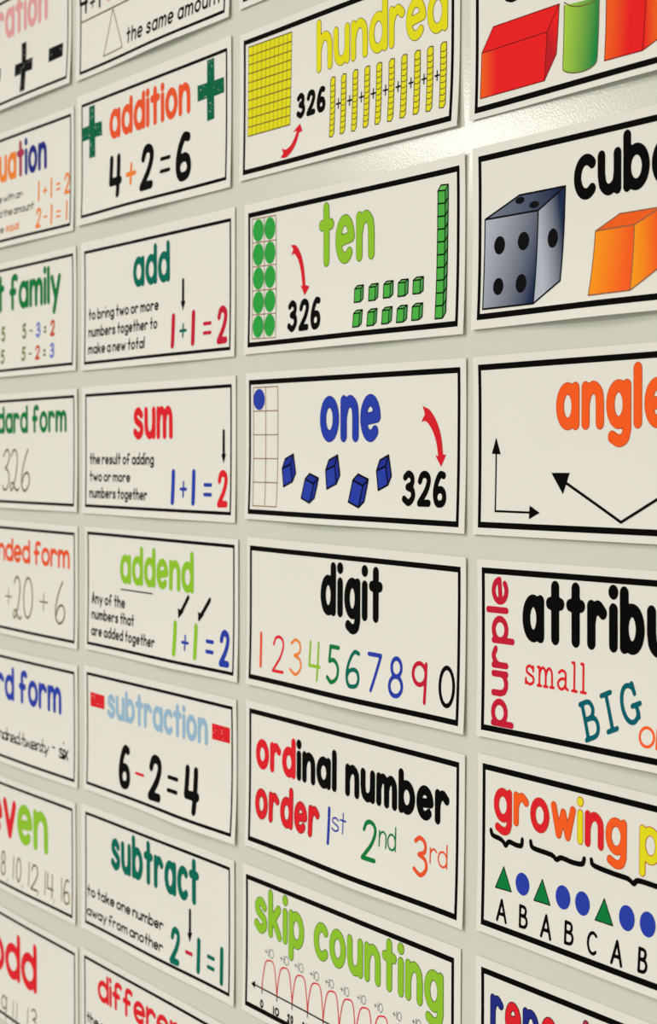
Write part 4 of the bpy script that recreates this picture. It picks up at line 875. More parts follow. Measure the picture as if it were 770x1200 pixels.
    ('poly','counting_cube',[(73.43,-30.21),(80.48,-30.25),(80.52,-37.96),(73.47,-37.96)],'cube_green',0),
    ('poly','counting_cube',[(80.48,-30.25),(83.66,-28.72),(83.7,-36.41),(80.52,-37.96)],'cube_green_dark',0),
    ('poly','counting_cube',[(73.43,-30.21),(76.64,-28.67),(83.66,-28.72),(80.48,-30.25)],'cube_green_light',0),
    ('line','counting_cube',[(73.43,-30.21),(80.48,-30.25),(80.52,-37.96),(73.47,-37.96),(73.43,-30.21)],'ink',0.42,1,0),
    ('line','counting_cube',[(73.43,-30.21),(76.64,-28.67),(83.66,-28.72),(80.48,-30.25)],'ink',0.42,1,0),
    ('line','counting_cube',[(83.66,-28.72),(83.7,-36.41),(80.52,-37.96)],'ink',0.42,1,0),
    ('poly','ten_stick',[(96.17,-31.37),(103.31,-31.43),(103.36,-38.51),(96.22,-38.5)],'cube_green',0),
    ('poly','ten_stick',[(103.31,-31.43),(106.25,-28.37),(106.29,-35.44),(103.36,-38.51)],'cube_green_dark',0),
    ('line','ten_stick',[(96.17,-31.37),(103.31,-31.43),(103.36,-38.51),(96.22,-38.5),(96.17,-31.37)],'ink',0.42,1,0),
    ('line','ten_stick',[(103.31,-31.43),(106.25,-28.37),(106.29,-35.44),(103.36,-38.51)],'ink',0.42,1,0),
    ('poly','ten_stick',[(96.27,-24.26),(103.41,-24.36),(103.46,-31.44),(96.32,-31.38)],'cube_green',0),
    ('poly','ten_stick',[(103.41,-24.36),(106.34,-21.32),(106.39,-28.38),(103.46,-31.44)],'cube_green_dark',0),
    ('line','ten_stick',[(96.27,-24.26),(103.41,-24.36),(103.46,-31.44),(96.32,-31.38),(96.27,-24.26)],'ink',0.42,1,0),
    ('line','ten_stick',[(103.41,-24.36),(106.34,-21.32),(106.39,-28.38),(103.46,-31.44)],'ink',0.42,1,0),
    ('poly','ten_stick',[(96.38,-17.15),(103.51,-17.29),(103.56,-24.37),(96.42,-24.27)],'cube_green',0),
    ('poly','ten_stick',[(103.51,-17.29),(106.44,-14.27),(106.49,-21.33),(103.56,-24.37)],'cube_green_dark',0),
    ('line','ten_stick',[(96.38,-17.15),(103.51,-17.29),(103.56,-24.37),(96.42,-24.27),(96.38,-17.15)],'ink',0.42,1,0),
    ('line','ten_stick',[(103.51,-17.29),(106.44,-14.27),(106.49,-21.33),(103.56,-24.37)],'ink',0.42,1,0),
    ('poly','ten_stick',[(96.48,-10.04),(103.62,-10.23),(103.66,-17.3),(96.52,-17.16)],'cube_green',0),
    ('poly','ten_stick',[(103.62,-10.23),(106.54,-7.23),(106.59,-14.28),(103.66,-17.3)],'cube_green_dark',0),
    ('line','ten_stick',[(96.48,-10.04),(103.62,-10.23),(103.66,-17.3),(96.52,-17.16),(96.48,-10.04)],'ink',0.42,1,0),
    ('line','ten_stick',[(103.62,-10.23),(106.54,-7.23),(106.59,-14.28),(103.66,-17.3)],'ink',0.42,1,0),
    ('poly','ten_stick',[(96.58,-2.94),(103.72,-3.17),(103.76,-10.24),(96.63,-10.06)],'cube_green',0),
    ('poly','ten_stick',[(103.72,-3.17),(106.64,-0.19),(106.69,-7.24),(103.76,-10.24)],'cube_green_dark',0),
    ('line','ten_stick',[(96.58,-2.94),(103.72,-3.17),(103.76,-10.24),(96.63,-10.06),(96.58,-2.94)],'ink',0.42,1,0),
    ('line','ten_stick',[(103.72,-3.17),(106.64,-0.19),(106.69,-7.24),(103.76,-10.24)],'ink',0.42,1,0),
    ('poly','ten_stick',[(96.68,4.15),(103.82,3.88),(103.86,-3.18),(96.73,-2.96)],'cube_green',0),
    ('poly','ten_stick',[(103.82,3.88),(106.74,6.84),(106.79,-0.2),(103.86,-3.18)],'cube_green_dark',0),
    ('line','ten_stick',[(96.68,4.15),(103.82,3.88),(103.86,-3.18),(96.73,-2.96),(96.68,4.15)],'ink',0.42,1,0),
    ('line','ten_stick',[(103.82,3.88),(106.74,6.84),(106.79,-0.2),(103.86,-3.18)],'ink',0.42,1,0),
    ('poly','ten_stick',[(96.79,11.24),(103.92,10.93),(103.96,3.87),(96.83,4.14)],'cube_green',0),
    ('poly','ten_stick',[(103.92,10.93),(106.84,13.88),(106.89,6.83),(103.96,3.87)],'cube_green_dark',0),
    ('line','ten_stick',[(96.79,11.24),(103.92,10.93),(103.96,3.87),(96.83,4.14),(96.79,11.24)],'ink',0.42,1,0),
    ('line','ten_stick',[(103.92,10.93),(106.84,13.88),(106.89,6.83),(103.96,3.87)],'ink',0.42,1,0),
    ('poly','ten_stick',[(96.89,18.33),(104.02,17.98),(104.06,10.92),(96.94,11.23)],'cube_green',0),
    ('poly','ten_stick',[(104.02,17.98),(106.94,20.9),(106.99,13.86),(104.06,10.92)],'cube_green_dark',0),
    ('line','ten_stick',[(96.89,18.33),(104.02,17.98),(104.06,10.92),(96.94,11.23),(96.89,18.33)],'ink',0.42,1,0),
    ('line','ten_stick',[(104.02,17.98),(106.94,20.9),(106.99,13.86),(104.06,10.92)],'ink',0.42,1,0),
    ('poly','ten_stick',[(96.99,25.41),(104.12,25.02),(104.16,17.96),(97.04,18.31)],'cube_green',0),
    ('poly','ten_stick',[(104.12,25.02),(107.04,27.92),(107.09,20.89),(104.16,17.96)],'cube_green_dark',0),
    ('line','ten_stick',[(96.99,25.41),(104.12,25.02),(104.16,17.96),(97.04,18.31),(96.99,25.41)],'ink',0.42,1,0),
    ('line','ten_stick',[(104.12,25.02),(107.04,27.92),(107.09,20.89),(104.16,17.96)],'ink',0.42,1,0),
    ('poly','ten_stick',[(97.1,32.49),(104.22,32.06),(104.26,25.0),(97.14,25.4)],'cube_green',0),
    ('poly','ten_stick',[(104.22,32.06),(107.14,34.94),(107.19,27.91),(104.26,25.0)],'cube_green_dark',0),
    ('poly','ten_stick',[(97.1,32.49),(100.05,35.39),(107.14,34.94),(104.22,32.06)],'cube_green_light',0),
    ('line','ten_stick',[(97.1,32.49),(104.22,32.06),(104.26,25.0),(97.14,25.4),(97.1,32.49)],'ink',0.42,1,0),
    ('line','ten_stick',[(97.1,32.49),(100.05,35.39),(107.14,34.94),(104.22,32.06)],'ink',0.42,1,0),
    ('line','ten_stick',[(107.14,34.94),(107.19,27.91),(104.26,25.0)],'ink',0.42,1,0),
])
card('one',
     'white card titled one in blue with five scattered blue cubes',
     at=(637.5, -267.2), tilt=-0.0067, margins=(4.2, 5.3, 4.8, 3.4), lift=(2.6, -0.2, 0.5), rule=(3.2, 2.6), items=[
    ('text','title_lettering','one','blue',{'x': -29.27,'y': 2.95,'w': 67.95,'h': 28.52,'r': 0.13,'asc': 1.32,'gap': 0.05,'out': 'navy'}),
    ('line','ten_frame',[(-112.11,38.9),(-80.7,38.85)],'brown',0.3,1,0),
    ('line','ten_frame',[(-112.03,23.46),(-80.61,23.44)],'brown',0.3,1,0),
    ('line','ten_frame',[(-111.95,8.01),(-80.52,8.01)],'brown',0.3,1,0),
    ('line','ten_frame',[(-111.88,-7.46),(-80.44,-7.43)],'brown',0.3,1,0),
    ('line','ten_frame',[(-111.8,-22.93),(-80.35,-22.88)],'brown',0.3,1,0),
    ('line','ten_frame',[(-111.72,-38.42),(-80.26,-38.34)],'brown',0.3,1,0),
    ('line','ten_frame',[(-112.11,38.9),(-111.72,-38.42)],'brown',0.3,1,0),
    ('line','ten_frame',[(-96.23,38.88),(-95.81,-38.38)],'brown',0.3,1,0),
    ('line','ten_frame',[(-80.7,38.85),(-80.26,-38.34)],'brown',0.3,1,0),
    ('ell','counting_dot',(-104.69,31.02),(7.34,6.88),'blue',1),
    ('poly','counting_cube',[(-74.58,-13.75),(-64.21,-10.9),(-61.05,-21.81),(-72.0,-25.17)],'blue',0),
    ('poly','counting_cube',[(-64.21,-10.9),(-60.95,-4.46),(-57.4,-16.5),(-61.05,-21.81)],'blue_dark',0),
    ('poly','counting_cube',[(-74.58,-13.75),(-71.07,-7.57),(-60.95,-4.46),(-64.21,-10.9)],'blue_dark',0),
    ('line','counting_cube',[(-74.58,-13.75),(-64.21,-10.9),(-61.05,-21.81),(-72.0,-25.17),(-74.58,-13.75)],'ink',0.6,1,0),
    ('line','counting_cube',[(-64.21,-10.9),(-60.95,-4.46),(-57.4,-16.5),(-61.05,-21.81),(-64.21,-10.9)],'ink',0.6,1,0),
    ('line','counting_cube',[(-74.58,-13.75),(-71.07,-7.57),(-60.95,-4.46),(-64.21,-10.9),(-74.58,-13.75)],'ink',0.6,1,0),
    ('poly','counting_cube',[(-21.62,-14.15),(-11.65,-11.3),(-8.6,-22.21),(-19.13,-25.58)],'blue',0),
    ('poly','counting_cube',[(-11.65,-11.3),(-8.53,-4.86),(-5.1,-16.9),(-8.6,-22.21)],'blue_dark',0),
    ('poly','counting_cube',[(-21.62,-14.15),(-18.25,-7.97),(-8.53,-4.86),(-11.65,-11.3)],'blue_dark',0),
    ('line','counting_cube',[(-21.62,-14.15),(-11.65,-11.3),(-8.6,-22.21),(-19.13,-25.58),(-21.62,-14.15)],'ink',0.6,1,0),
    ('line','counting_cube',[(-11.65,-11.3),(-8.53,-4.86),(-5.1,-16.9),(-8.6,-22.21),(-11.65,-11.3)],'ink',0.6,1,0),
    ('line','counting_cube',[(-21.62,-14.15),(-18.25,-7.97),(-8.53,-4.86),(-11.65,-11.3),(-21.62,-14.15)],'ink',0.6,1,0),
    ('poly','counting_cube',[(34.73,-13.85),(44.21,-11.02),(47.13,-21.87),(37.12,-25.21)],'blue',0),
    ('poly','counting_cube',[(44.21,-11.02),(47.17,-4.61),(50.46,-16.59),(47.13,-21.87)],'blue_dark',0),
    ('poly','counting_cube',[(34.73,-13.85),(37.92,-7.71),(47.17,-4.61),(44.21,-11.02)],'blue_dark',0),
    ('line','counting_cube',[(34.73,-13.85),(44.21,-11.02),(47.13,-21.87),(37.12,-25.21),(34.73,-13.85)],'ink',0.6,1,0),
    ('line','counting_cube',[(44.21,-11.02),(47.17,-4.61),(50.46,-16.59),(47.13,-21.87),(44.21,-11.02)],'ink',0.6,1,0),
    ('line','counting_cube',[(34.73,-13.85),(37.92,-7.71),(47.17,-4.61),(44.21,-11.02),(34.73,-13.85)],'ink',0.6,1,0),
    ('poly','counting_cube',[(-45.43,-19.88),(-34.86,-22.71),(-38.14,-34.67),(-48.77,-31.83)],'blue',0),
    ('poly','counting_cube',[(-34.86,-22.71),(-29.57,-19.23),(-32.83,-31.34),(-38.14,-34.67)],'blue_dark',0),
    ('poly','counting_cube',[(-45.43,-19.88),(-40.26,-16.49),(-29.57,-19.23),(-34.86,-22.71)],'blue_dark',0),
    ('line','counting_cube',[(-45.43,-19.88),(-34.86,-22.71),(-38.14,-34.67),(-48.77,-31.83),(-45.43,-19.88)],'ink',0.6,1,0),
    ('line','counting_cube',[(-34.86,-22.71),(-29.57,-19.23),(-32.83,-31.34),(-38.14,-34.67),(-34.86,-22.71)],'ink',0.6,1,0),
    ('line','counting_cube',[(-45.43,-19.88),(-40.26,-16.49),(-29.57,-19.23),(-34.86,-22.71),(-45.43,-19.88)],'ink',0.6,1,0),
    ('poly','counting_cube',[(9.5,-19.78),(20.59,-22.87),(17.17,-35.94),(6.02,-32.84)],'blue',0),
    ('poly','counting_cube',[(20.59,-22.87),(26.12,-19.06),(22.73,-32.29),(17.17,-35.94)],'blue_dark',0),
    ('poly','counting_cube',[(9.5,-19.78),(14.92,-16.07),(26.12,-19.06),(20.59,-22.87)],'blue_dark',0),
    ('line','counting_cube',[(9.5,-19.78),(20.59,-22.87),(17.17,-35.94),(6.02,-32.84),(9.5,-19.78)],'ink',0.6,1,0),
    ('line','counting_cube',[(20.59,-22.87),(26.12,-19.06),(22.73,-32.29),(17.17,-35.94),(20.59,-22.87)],'ink',0.6,1,0),
    ('line','counting_cube',[(9.5,-19.78),(14.92,-16.07),(26.12,-19.06),(20.59,-22.87),(9.5,-19.78)],'ink',0.6,1,0),
    ('poly','curved_arrow',[(83.84,18.64),(81.61,23.56),(83.85,22.58),(85.17,22.34),(87.06,21.8),(89.05,20.77),(90.84,19.38),(92.58,17.77),(94.29,15.94),(95.84,13.97),(97.16,11.9),(98.33,9.71),(99.34,7.44),(100.2,5.1),(100.85,2.52),(101.3,-0.15),(101.59,-2.47),(101.76,-4.05),(104.84,-4.1),(100.16,-10.86),(94.41,-4.49),(97.24,-4.87),(96.85,-3.3),(96.36,-1.1),(95.76,1.24),(95.04,3.28),(94.18,5.08),(93.16,6.89),(92.03,8.59),(90.84,10.09),(89.52,11.46),(88.03,12.77),(86.55,13.88),(85.41,14.57),(84.68,14.79),(83.95,14.82),(83.02,14.79),(80.52,14.37)],'arrow_red',1),
    ('text','number_lettering','326','black',{'x': 61.95,'y': -33.75,'w': 43.78,'h': 20.55,'r': 0.1,'asc': 1.32,'gap': 0.1}),
])
card('digit',
     'white card titled digit in black over a row of rainbow numerals',
     at=(638.2, -376.4), tilt=-0.0107, margins=(3.6, 4.9, 5.5, 4.0), lift=(2.8, 0.1, 0.5), rule=(3.2, 2.6), items=[
    ('text','title_lettering','digit','black',{'x': -29.25,'y': 5.68,'w': 69.36,'h': 25.2,'r': 0.125,'asc': 1.32,'gap': 0.06}),
    ('glyph','rainbow_numeral','1','vermilion',(-104.38,-101.12,-35.41,-11.61,0.035)),
    ('glyph','rainbow_numeral','2','red',(-87.8,-72.42,-36.37,-11.96,0.04)),
    ('glyph','rainbow_numeral','3','orange',(-65.41,-50.14,-35.69,-11.87,0.04)),
    ('glyph','rainbow_numeral','4','lime',(-41.86,-27.11,-36.39,-11.23,0.04)),
    ('glyph','rainbow_numeral','5','green',(-19.83,-5.2,-35.79,-11.62,0.055)),
    ('glyph','rainbow_numeral','6','teal',(2.2,18.05,-35.81,-12.23,0.055)),
    ('glyph','rainbow_numeral','7','blue',(24.85,40.48,-35.56,-11.84,0.055)),
    ('glyph','rainbow_numeral','8','blue',(48.03,63.42,-36.06,-11.69,0.055)),
    ('glyph','rainbow_numeral','9','crimson',(71.33,86.77,-36.41,-11.97,0.055)),
    ('glyph','rainbow_numeral','0','black',(97.98,113.93,-35.49,-11.76,0.055)),
])
card('ordinal',
     'white card titled ordinal number in red and black letters',
     at=(636.8, -484.3), tilt=-0.0124, margins=(4.4, 5.3, 4.9, 4.0), lift=(2.4, 0.1, 0.5), rule=(3.2, 2.6), items=[
    ('text','title_lettering','ordinal number',['red','red','red','black','black','black','black','black','black','black','black','black','black','black'],{'x': -109.17,'y': 5.68,'w': 218.06,'h': 20.1,'r': 0.138,'asc': 1.3,'gap': 0.06}),
    ('text','order_lettering','order','red',{'x': -109.63,'y': -27.34,'w': 81.14,'h': 20.56,'r': 0.135,'asc': 1.32,'gap': 0.05,'out': 'maroon'}),
    ('glyph','ordinal_lettering','1','blue',(-19.14,-15.89,-28.03,-4.0,0.035)),
    ('glyph','ordinal_lettering','2','green',(20.28,36.08,-29.08,-4.02,0.055)),
    ('glyph','ordinal_lettering','3','vermilion',(73.6,88.43,-27.6,-3.75,0.055)),
    ('text','ordinal_lettering','st','blue',{'x': -14.41,'y': -18.45,'w': 17.04,'h': 9.2,'r': 0.06,'asc': 1.45,'gap': 0.06}),
    ('text','ordinal_lettering','nd','green',{'x': 38.13,'y': -18.35,'w': 17.99,'h': 10.32,'r': 0.06,'asc': 1.45,'gap': 0.06}),
    ('text','ordinal_lettering','rd','vermilion',{'x': 90.03,'y': -18.06,'w': 17.45,'h': 9.72,'r': 0.06,'asc': 1.45,'gap': 0.06}),
])
card('skip',
     'white card titled skip counting in lime over a number line with red hops',
     at=(632.4, -594.8), tilt=-0.0070, margins=(4.0, 6.1, 6.5, 4.3), lift=(2, 0.2, 0.5), rule=(3.2, 2.6), items=[
    ('text','title_lettering','skip counting','lime',{'x': -106.89,'y': 8.3,'w': 215.02,'h': 24.39,'r': 0.128,'asc': 1.3,'gap': 0.05,'out': 'green_out'}),
    ('line','number_line',[(-108.42,-27.36),(118.67,-29.7)],'black',0.5,1,0),
    ('poly','number_line',[(-110.15,-27.58),(-104.99,-24.78),(-105.4,-29.6)],'black',1),
    ('line','number_line',[(-96.03,-24.93),(-96.0,-30.68)],'black',0.45,1,0),
    ('line','hop_arc',[(-96.02,-27.49),(-94.8,-18.91),(-91.73,-9.35),(-86.41,-6.79),(-81.11,-8.46),(-77.98,-20.39),(-76.7,-27.68)],'red',0.45,2,1),
    ('line','number_line',[(-76.72,-25.17),(-76.68,-30.83)],'black',0.45,1,0),
    ('line','hop_arc',[(-76.7,-27.68),(-75.52,-19.11),(-72.43,-9.5),(-67.14,-6.95),(-61.86,-8.57),(-58.71,-20.58),(-57.46,-27.88)],'red',0.45,2,1),
    ('line','number_line',[(-57.47,-25.4),(-57.44,-30.99)],'black',0.45,1,0),
    ('line','hop_arc',[(-57.46,-27.88),(-56.31,-19.3),(-53.22,-9.66),(-47.96,-7.11),(-42.71,-8.68),(-39.53,-20.77),(-38.31,-28.08)],'red',0.45,2,1),
    ('line','number_line',[(-38.33,-25.63),(-38.29,-31.14)],'black',0.45,1,0),
    ('line','hop_arc',[(-38.31,-28.08),(-37.2,-19.5),(-34.11,-9.82),(-28.87,-7.28),(-23.65,-8.79),(-20.47,-20.95),(-19.27,-28.27)],'red',0.45,2,1),
    ('line','number_line',[(-19.29,-25.86),(-19.25,-31.29)],'black',0.45,1,0),
    ('line','hop_arc',[(-19.27,-28.27),(-18.2,-19.69),(-15.11,-9.98),(-9.91,-7.44),(-4.72,-8.9),(-1.52,-21.14),(-0.36,-28.46)],'red',0.45,2,1),
    ('line','number_line',[(-0.37,-26.08),(-0.33,-31.44)],'black',0.45,1,0),
    ('line','hop_arc',[(-0.36,-28.46),(0.68,-19.88),(3.77,-10.13),(8.93,-7.6),(14.09,-9.01),(17.29,-21.32),(18.43,-28.66)],'red',0.45,2,1),
    ('line','number_line',[(18.41,-26.31),(18.45,-31.59)],'black',0.45,1,0),
    ('line','hop_arc',[(18.43,-28.66),(19.43,-20.07),(22.51,-10.29),(27.63,-7.77),(32.75,-9.13),(35.96,-21.51),(37.07,-28.85)],'red',0.45,2,1),
    ('line','number_line',[(37.05,-26.53),(37.09,-31.74)],'black',0.45,1,0),
    ('line','hop_arc',[(37.07,-28.85),(38.03,-20.26),(41.11,-10.44),(46.19,-7.93),(51.26,-9.24),(54.47,-21.69),(55.55,-29.03)],'red',0.45,2,1),
    ('line','number_line',[(55.53,-26.75),(55.58,-31.88)],'black',0.45,1,0),
    ('line','hop_arc',[(55.55,-29.03),(56.48,-20.45),(59.55,-10.6),(64.58,-8.09),(69.6,-9.36),(72.81,-21.87),(73.87,-29.22)],'red',0.45,2,1),
    ('text','hop_lettering','+10','black',{'x': -93.18,'y': -4.89,'w': 11.71,'h': 5.94,'r': 0.035,'asc': 1.32,'gap': 0.12}),
    ('text','hop_lettering','+10','black',{'x': -73.63,'y': -4.82,'w': 11.39,'h': 5.86,'r': 0.035,'asc': 1.32,'gap': 0.12}),
    ('text','hop_lettering','+10','black',{'x': -55.4,'y': -4.96,'w': 11.09,'h': 5.77,'r': 0.035,'asc': 1.32,'gap': 0.12}),
    ('text','hop_lettering','+10','black',{'x': -36.48,'y': -5.6,'w': 10.79,'h': 5.7,'r': 0.035,'asc': 1.32,'gap': 0.12}),
    ('text','hop_lettering','+10','black',{'x': -18.45,'y': -5.94,'w': 10.51,'h': 5.63,'r': 0.035,'asc': 1.32,'gap': 0.12}),
    ('text','hop_lettering','+10','black',{'x': -0.53,'y': -6.16,'w': 10.23,'h': 5.55,'r': 0.035,'asc': 1.32,'gap': 0.12}),
    ('text','hop_lettering','+10','black',{'x': 18.35,'y': -6.2,'w': 9.94,'h': 5.47,'r': 0.035,'asc': 1.32,'gap': 0.12}),
    ('text','hop_lettering','+10','black',{'x': 37.04,'y': -6.15,'w': 9.66,'h': 5.39,'r': 0.035,'asc': 1.32,'gap': 0.12}),
    ('text','hop_lettering','+10','black',{'x': 56.89,'y': -6.02,'w': 9.36,'h': 5.3,'r': 0.035,'asc': 1.32,'gap': 0.12}),
    ('text','hop_lettering','+10','black',{'x': 76.78,'y': -4.99,'w': 9.06,'h': 5.23,'r': 0.035,'asc': 1.32,'gap': 0.12}),
    ('text','tick_lettering','0','black',{'x': -98.07,'y': -40.52,'w': 4.24,'h': 5.76,'r': 0.12,'asc': 1.32,'gap': 0.15}),
    ('text','tick_lettering','10','black',{'x': -81.26,'y': -40.7,'w': 7.85,'h': 5.69,'r': 0.12,'asc': 1.32,'gap': 0.15}),
    ('text','tick_lettering','20','black',{'x': -63.22,'y': -40.68,'w': 7.65,'h': 5.61,'r': 0.12,'asc': 1.32,'gap': 0.15}),
    ('text','tick_lettering','30','black',{'x': -44.46,'y': -40.75,'w': 7.44,'h': 5.53,'r': 0.12,'asc': 1.32,'gap': 0.15}),
    ('text','tick_lettering','40','black',{'x': -25.43,'y': -41.0,'w': 7.24,'h': 5.46,'r': 0.12,'asc': 1.32,'gap': 0.15}),
])
card('shapes',
     'white card showing a red box, a green cylinder and an orange prism',
     at=(887.0, -44.2), tilt=0.0005, margins=(4.9, 5.3, 5.2, 3.1), lift=(2.4, 0.3, 0.7), rule=(3.2, 2.6), items=[
    ('text','title_lettering','g','black',{'x': -93.83,'y': 15.01,'w': 16.27,'h': 16.12,'r': 0.14,'asc': 1.32,'gap': 0.06}),
    ('grad','prism_drawing',[(-112.49,-12.39),(-56.75,-12.04),(-57.77,-36.73),(-113.16,-36.58)],('print_orange','print_red',(-113.21,-23.19),(-99.85,-22.58)),0),
    ('poly','prism_drawing',[(-112.49,-12.39),(-102.45,-0.29),(-47.21,0.1),(-56.75,-12.04)],'print_red',0),
    ('grad','prism_drawing',[(-56.75,-12.04),(-47.21,0.1),(-48.66,-24.69),(-57.77,-36.73)],('print_red','print_red_dark',(-48.73,-11.76),(-56.72,-17.39)),0),
    ('line','prism_drawing',[(-112.49,-12.39),(-56.75,-12.04),(-57.77,-36.73),(-113.16,-36.58),(-112.49,-12.39)],'maroon',0.28,1,0),
    ('line','prism_drawing',[(-112.49,-12.39),(-102.45,-0.29),(-47.21,0.1),(-56.75,-12.04)],'maroon',0.28,1,0),
    ('line','prism_drawing',[(-47.21,0.1),(-48.66,-24.69),(-57.77,-36.73)],'maroon',0.28,1,0),
    ('grad','cylinder_drawing',[(-43.14,-1.47),(-42.97,-31.75),(-42.65,-34.07),(-41.75,-34.74),(-40.31,-35.44),(-38.38,-36.1),(-36.06,-36.7),(-33.45,-37.19),(-30.67,-37.53),(-27.85,-37.7),(-25.11,-37.67),(-22.55,-37.44),(-20.31,-36.99),(-18.46,-36.34),(-17.08,-35.5),(-16.24,-34.49),(-15.96,-32.22),(-16.15,-2.97)],('print_lime','print_green',(-42.6,-17.27),(-16.69,-19.55)),0),
    ('line','cylinder_drawing',[(-43.14,-1.47),(-42.97,-31.75),(-42.65,-34.07),(-41.75,-34.74),(-40.31,-35.44),(-38.38,-36.1),(-36.06,-36.7),(-33.45,-37.19),(-30.67,-37.53),(-27.85,-37.7),(-25.11,-37.67),(-22.55,-37.44),(-20.31,-36.99),(-18.46,-36.34),(-17.08,-35.5),(-16.24,-34.49),(-15.96,-32.22),(-16.15,-2.97)],'olive',0.3,1,0),
    ('line','cylinder_drawing',[(-43.15,-0.04),(-37.54,-2.93),(-29.79,-4.56),(-21.08,-4.43),(-16.15,-2.41)],'olive',0.3,1,1),
    ('grad','box_drawing',[(-10.85,0.04),(18.39,-0.95),(17.64,-35.8),(-10.19,-35.52)],('print_orange','print_red',(-10.3,-19.44),(6.37,-20.04)),0),
    ('grad','box_drawing',[(18.39,-0.95),(37.99,3.91),(36.7,-29.48),(17.64,-35.8)],('print_red','print_orange',(17.56,-25.0),(26.51,-24.12)),0),
    ('line','box_drawing',[(-10.85,0.04),(18.39,-0.95),(17.64,-35.8),(-10.19,-35.52),(-10.85,0.04)],'maroon',0.28,1,0),
    ('line','box_drawing',[(18.39,-0.95),(37.99,3.91),(36.7,-29.48),(17.64,-35.8)],'maroon',0.28,1,0),
])
card('cube',
     'white card titled cube in black with grey die and orange cube',
     at=(890.0, -155.4), tilt=0.0014, margins=(5.2, 5.3, 4.9, 4.9), lift=(3.4, -0.15, 0.45), rule=(3.2, 2.6), items=[
    ('text','title_lettering','cub','black',{'x': -38.21,'y': 10.02,'w': 56.31,'h': 22.79,'r': 0.125,'asc': 1.32,'gap': 0.06,'post': 'e'}),
    ('grad','die_drawing',[(-112.11,9.53),(-66.74,9.24),(-68.42,-38.64),(-112.98,-38.4)],('die_light','die_dark',(-115.13,-3.41),(-66.14,-23.0)),0),
    ('grad','die_drawing',[(-112.11,9.53),(-82.46,18.94),(-44.96,18.87),(-66.74,9.24)],('die_mid','die_dark',(-105.04,9.19),(-51.28,14.64)),0),
    ('grad','die_drawing',[(-66.74,9.24),(-44.96,18.87),(-47.22,-28.69),(-68.42,-38.64)],('die_light','die_dark',(-63.84,-14.44),(-45.05,-10.5)),0),
    ('line','die_drawing',[(-112.11,9.53),(-66.74,9.24),(-68.42,-38.64),(-112.98,-38.4),(-112.11,9.53)],'ink',0.5,1,0),
    ('line','die_drawing',[(-112.11,9.53),(-82.46,18.94),(-44.96,18.87),(-66.74,9.24)],'ink',0.5,1,0),
    ('line','die_drawing',[(-44.96,18.87),(-47.22,-28.69),(-68.42,-38.64)],'ink',0.5,1,0),
    ('ell','pip',(-81.97,16.21),(3.86,1.78),'ink',2),
    ('ell','pip',(-70.05,12.56),(4.01,1.76),'ink',2),
    ('ell','pip',(-99.25,-5.47),(4.72,4.82),'ink',2),
    ('ell','pip',(-78.77,-5.31),(4.8,4.74),'ink',2),
    ('ell','pip',(-99.68,-27.28),(4.48,4.53),'ink',2),
    ('ell','pip',(-79.88,-27.27),(4.56,4.89),'ink',2),
    ('ell','pip',(-54.62,-6.35),(4.13,4.92),'ink',2),
    ('grad','orange_cube_drawing',[(-21.26,-6.31),(7.49,-6.26),(7.27,-37.94),(-23.25,-38.03)],('print_amber','print_orange_red',(-22.27,-18.43),(4.09,-20.96)),0),
    ('poly','orange_cube_drawing',[(-21.26,-6.31),(-3.28,0.17),(26.49,-0.05),(7.49,-6.26)],'print_orange',0),
    ('grad','orange_cube_drawing',[(7.49,-6.26),(26.49,-0.05),(25.49,-29.05),(7.27,-37.94)],('print_amber','print_orange_red',(9.21,-21.45),(24.25,-20.2)),0),
    ('line','orange_cube_drawing',[(-21.26,-6.31),(7.49,-6.26),(7.27,-37.94),(-23.25,-38.03),(-21.26,-6.31)],'brown',0.35,1,0),
    ('line','orange_cube_drawing',[(-21.26,-6.31),(-3.28,0.17),(26.49,-0.05),(7.49,-6.26)],'brown',0.35,1,0),
    ('line','orange_cube_drawing',[(26.49,-0.05),(25.49,-29.05),(7.27,-37.94)],'brown',0.35,1,0),
])
card('angle',
     'white card titled angle in orange with two arrowed angle drawings',
     at=(890.6, -267.3), tilt=0.0020, margins=(4.5, 5.3, 4.4, 3.8), lift=(1.4, 0.1, 0.7), rule=(3.2, 2.6), items=[
    ('text','title_lettering','angl','print_orange_red',{'x': -52.17,'y': 7.34,'w': 65.22,'h': 24.44,'r': 0.13,'asc': 1.32,'gap': 0.06,'post': 'e','out': 'rust'}),
    ('line','right_angle_drawing',[(-102.33,-3.02),(-102.69,-34.76),(-70.8,-34.86)],'black',0.55,1,0),
    ('poly','right_angle_drawing',[(-102.35,4.46),(-106.16,-4.09),(-98.53,-4.4)],'black',1),
    ('poly','right_angle_drawing',[(-64.46,-34.85),(-72.94,-31.19),(-73.34,-38.38)],'black',1),
    ('line','obtuse_angle_drawing',[(-43.91,-19.13),(-0.69,-38.02),(59.46,-10.41)],'black',0.75,1,0),
    ('poly','obtuse_angle_drawing',[(-55.58,-14.13),(-40.91,-14.08),(-45.92,-24.98)],'black',1),
])
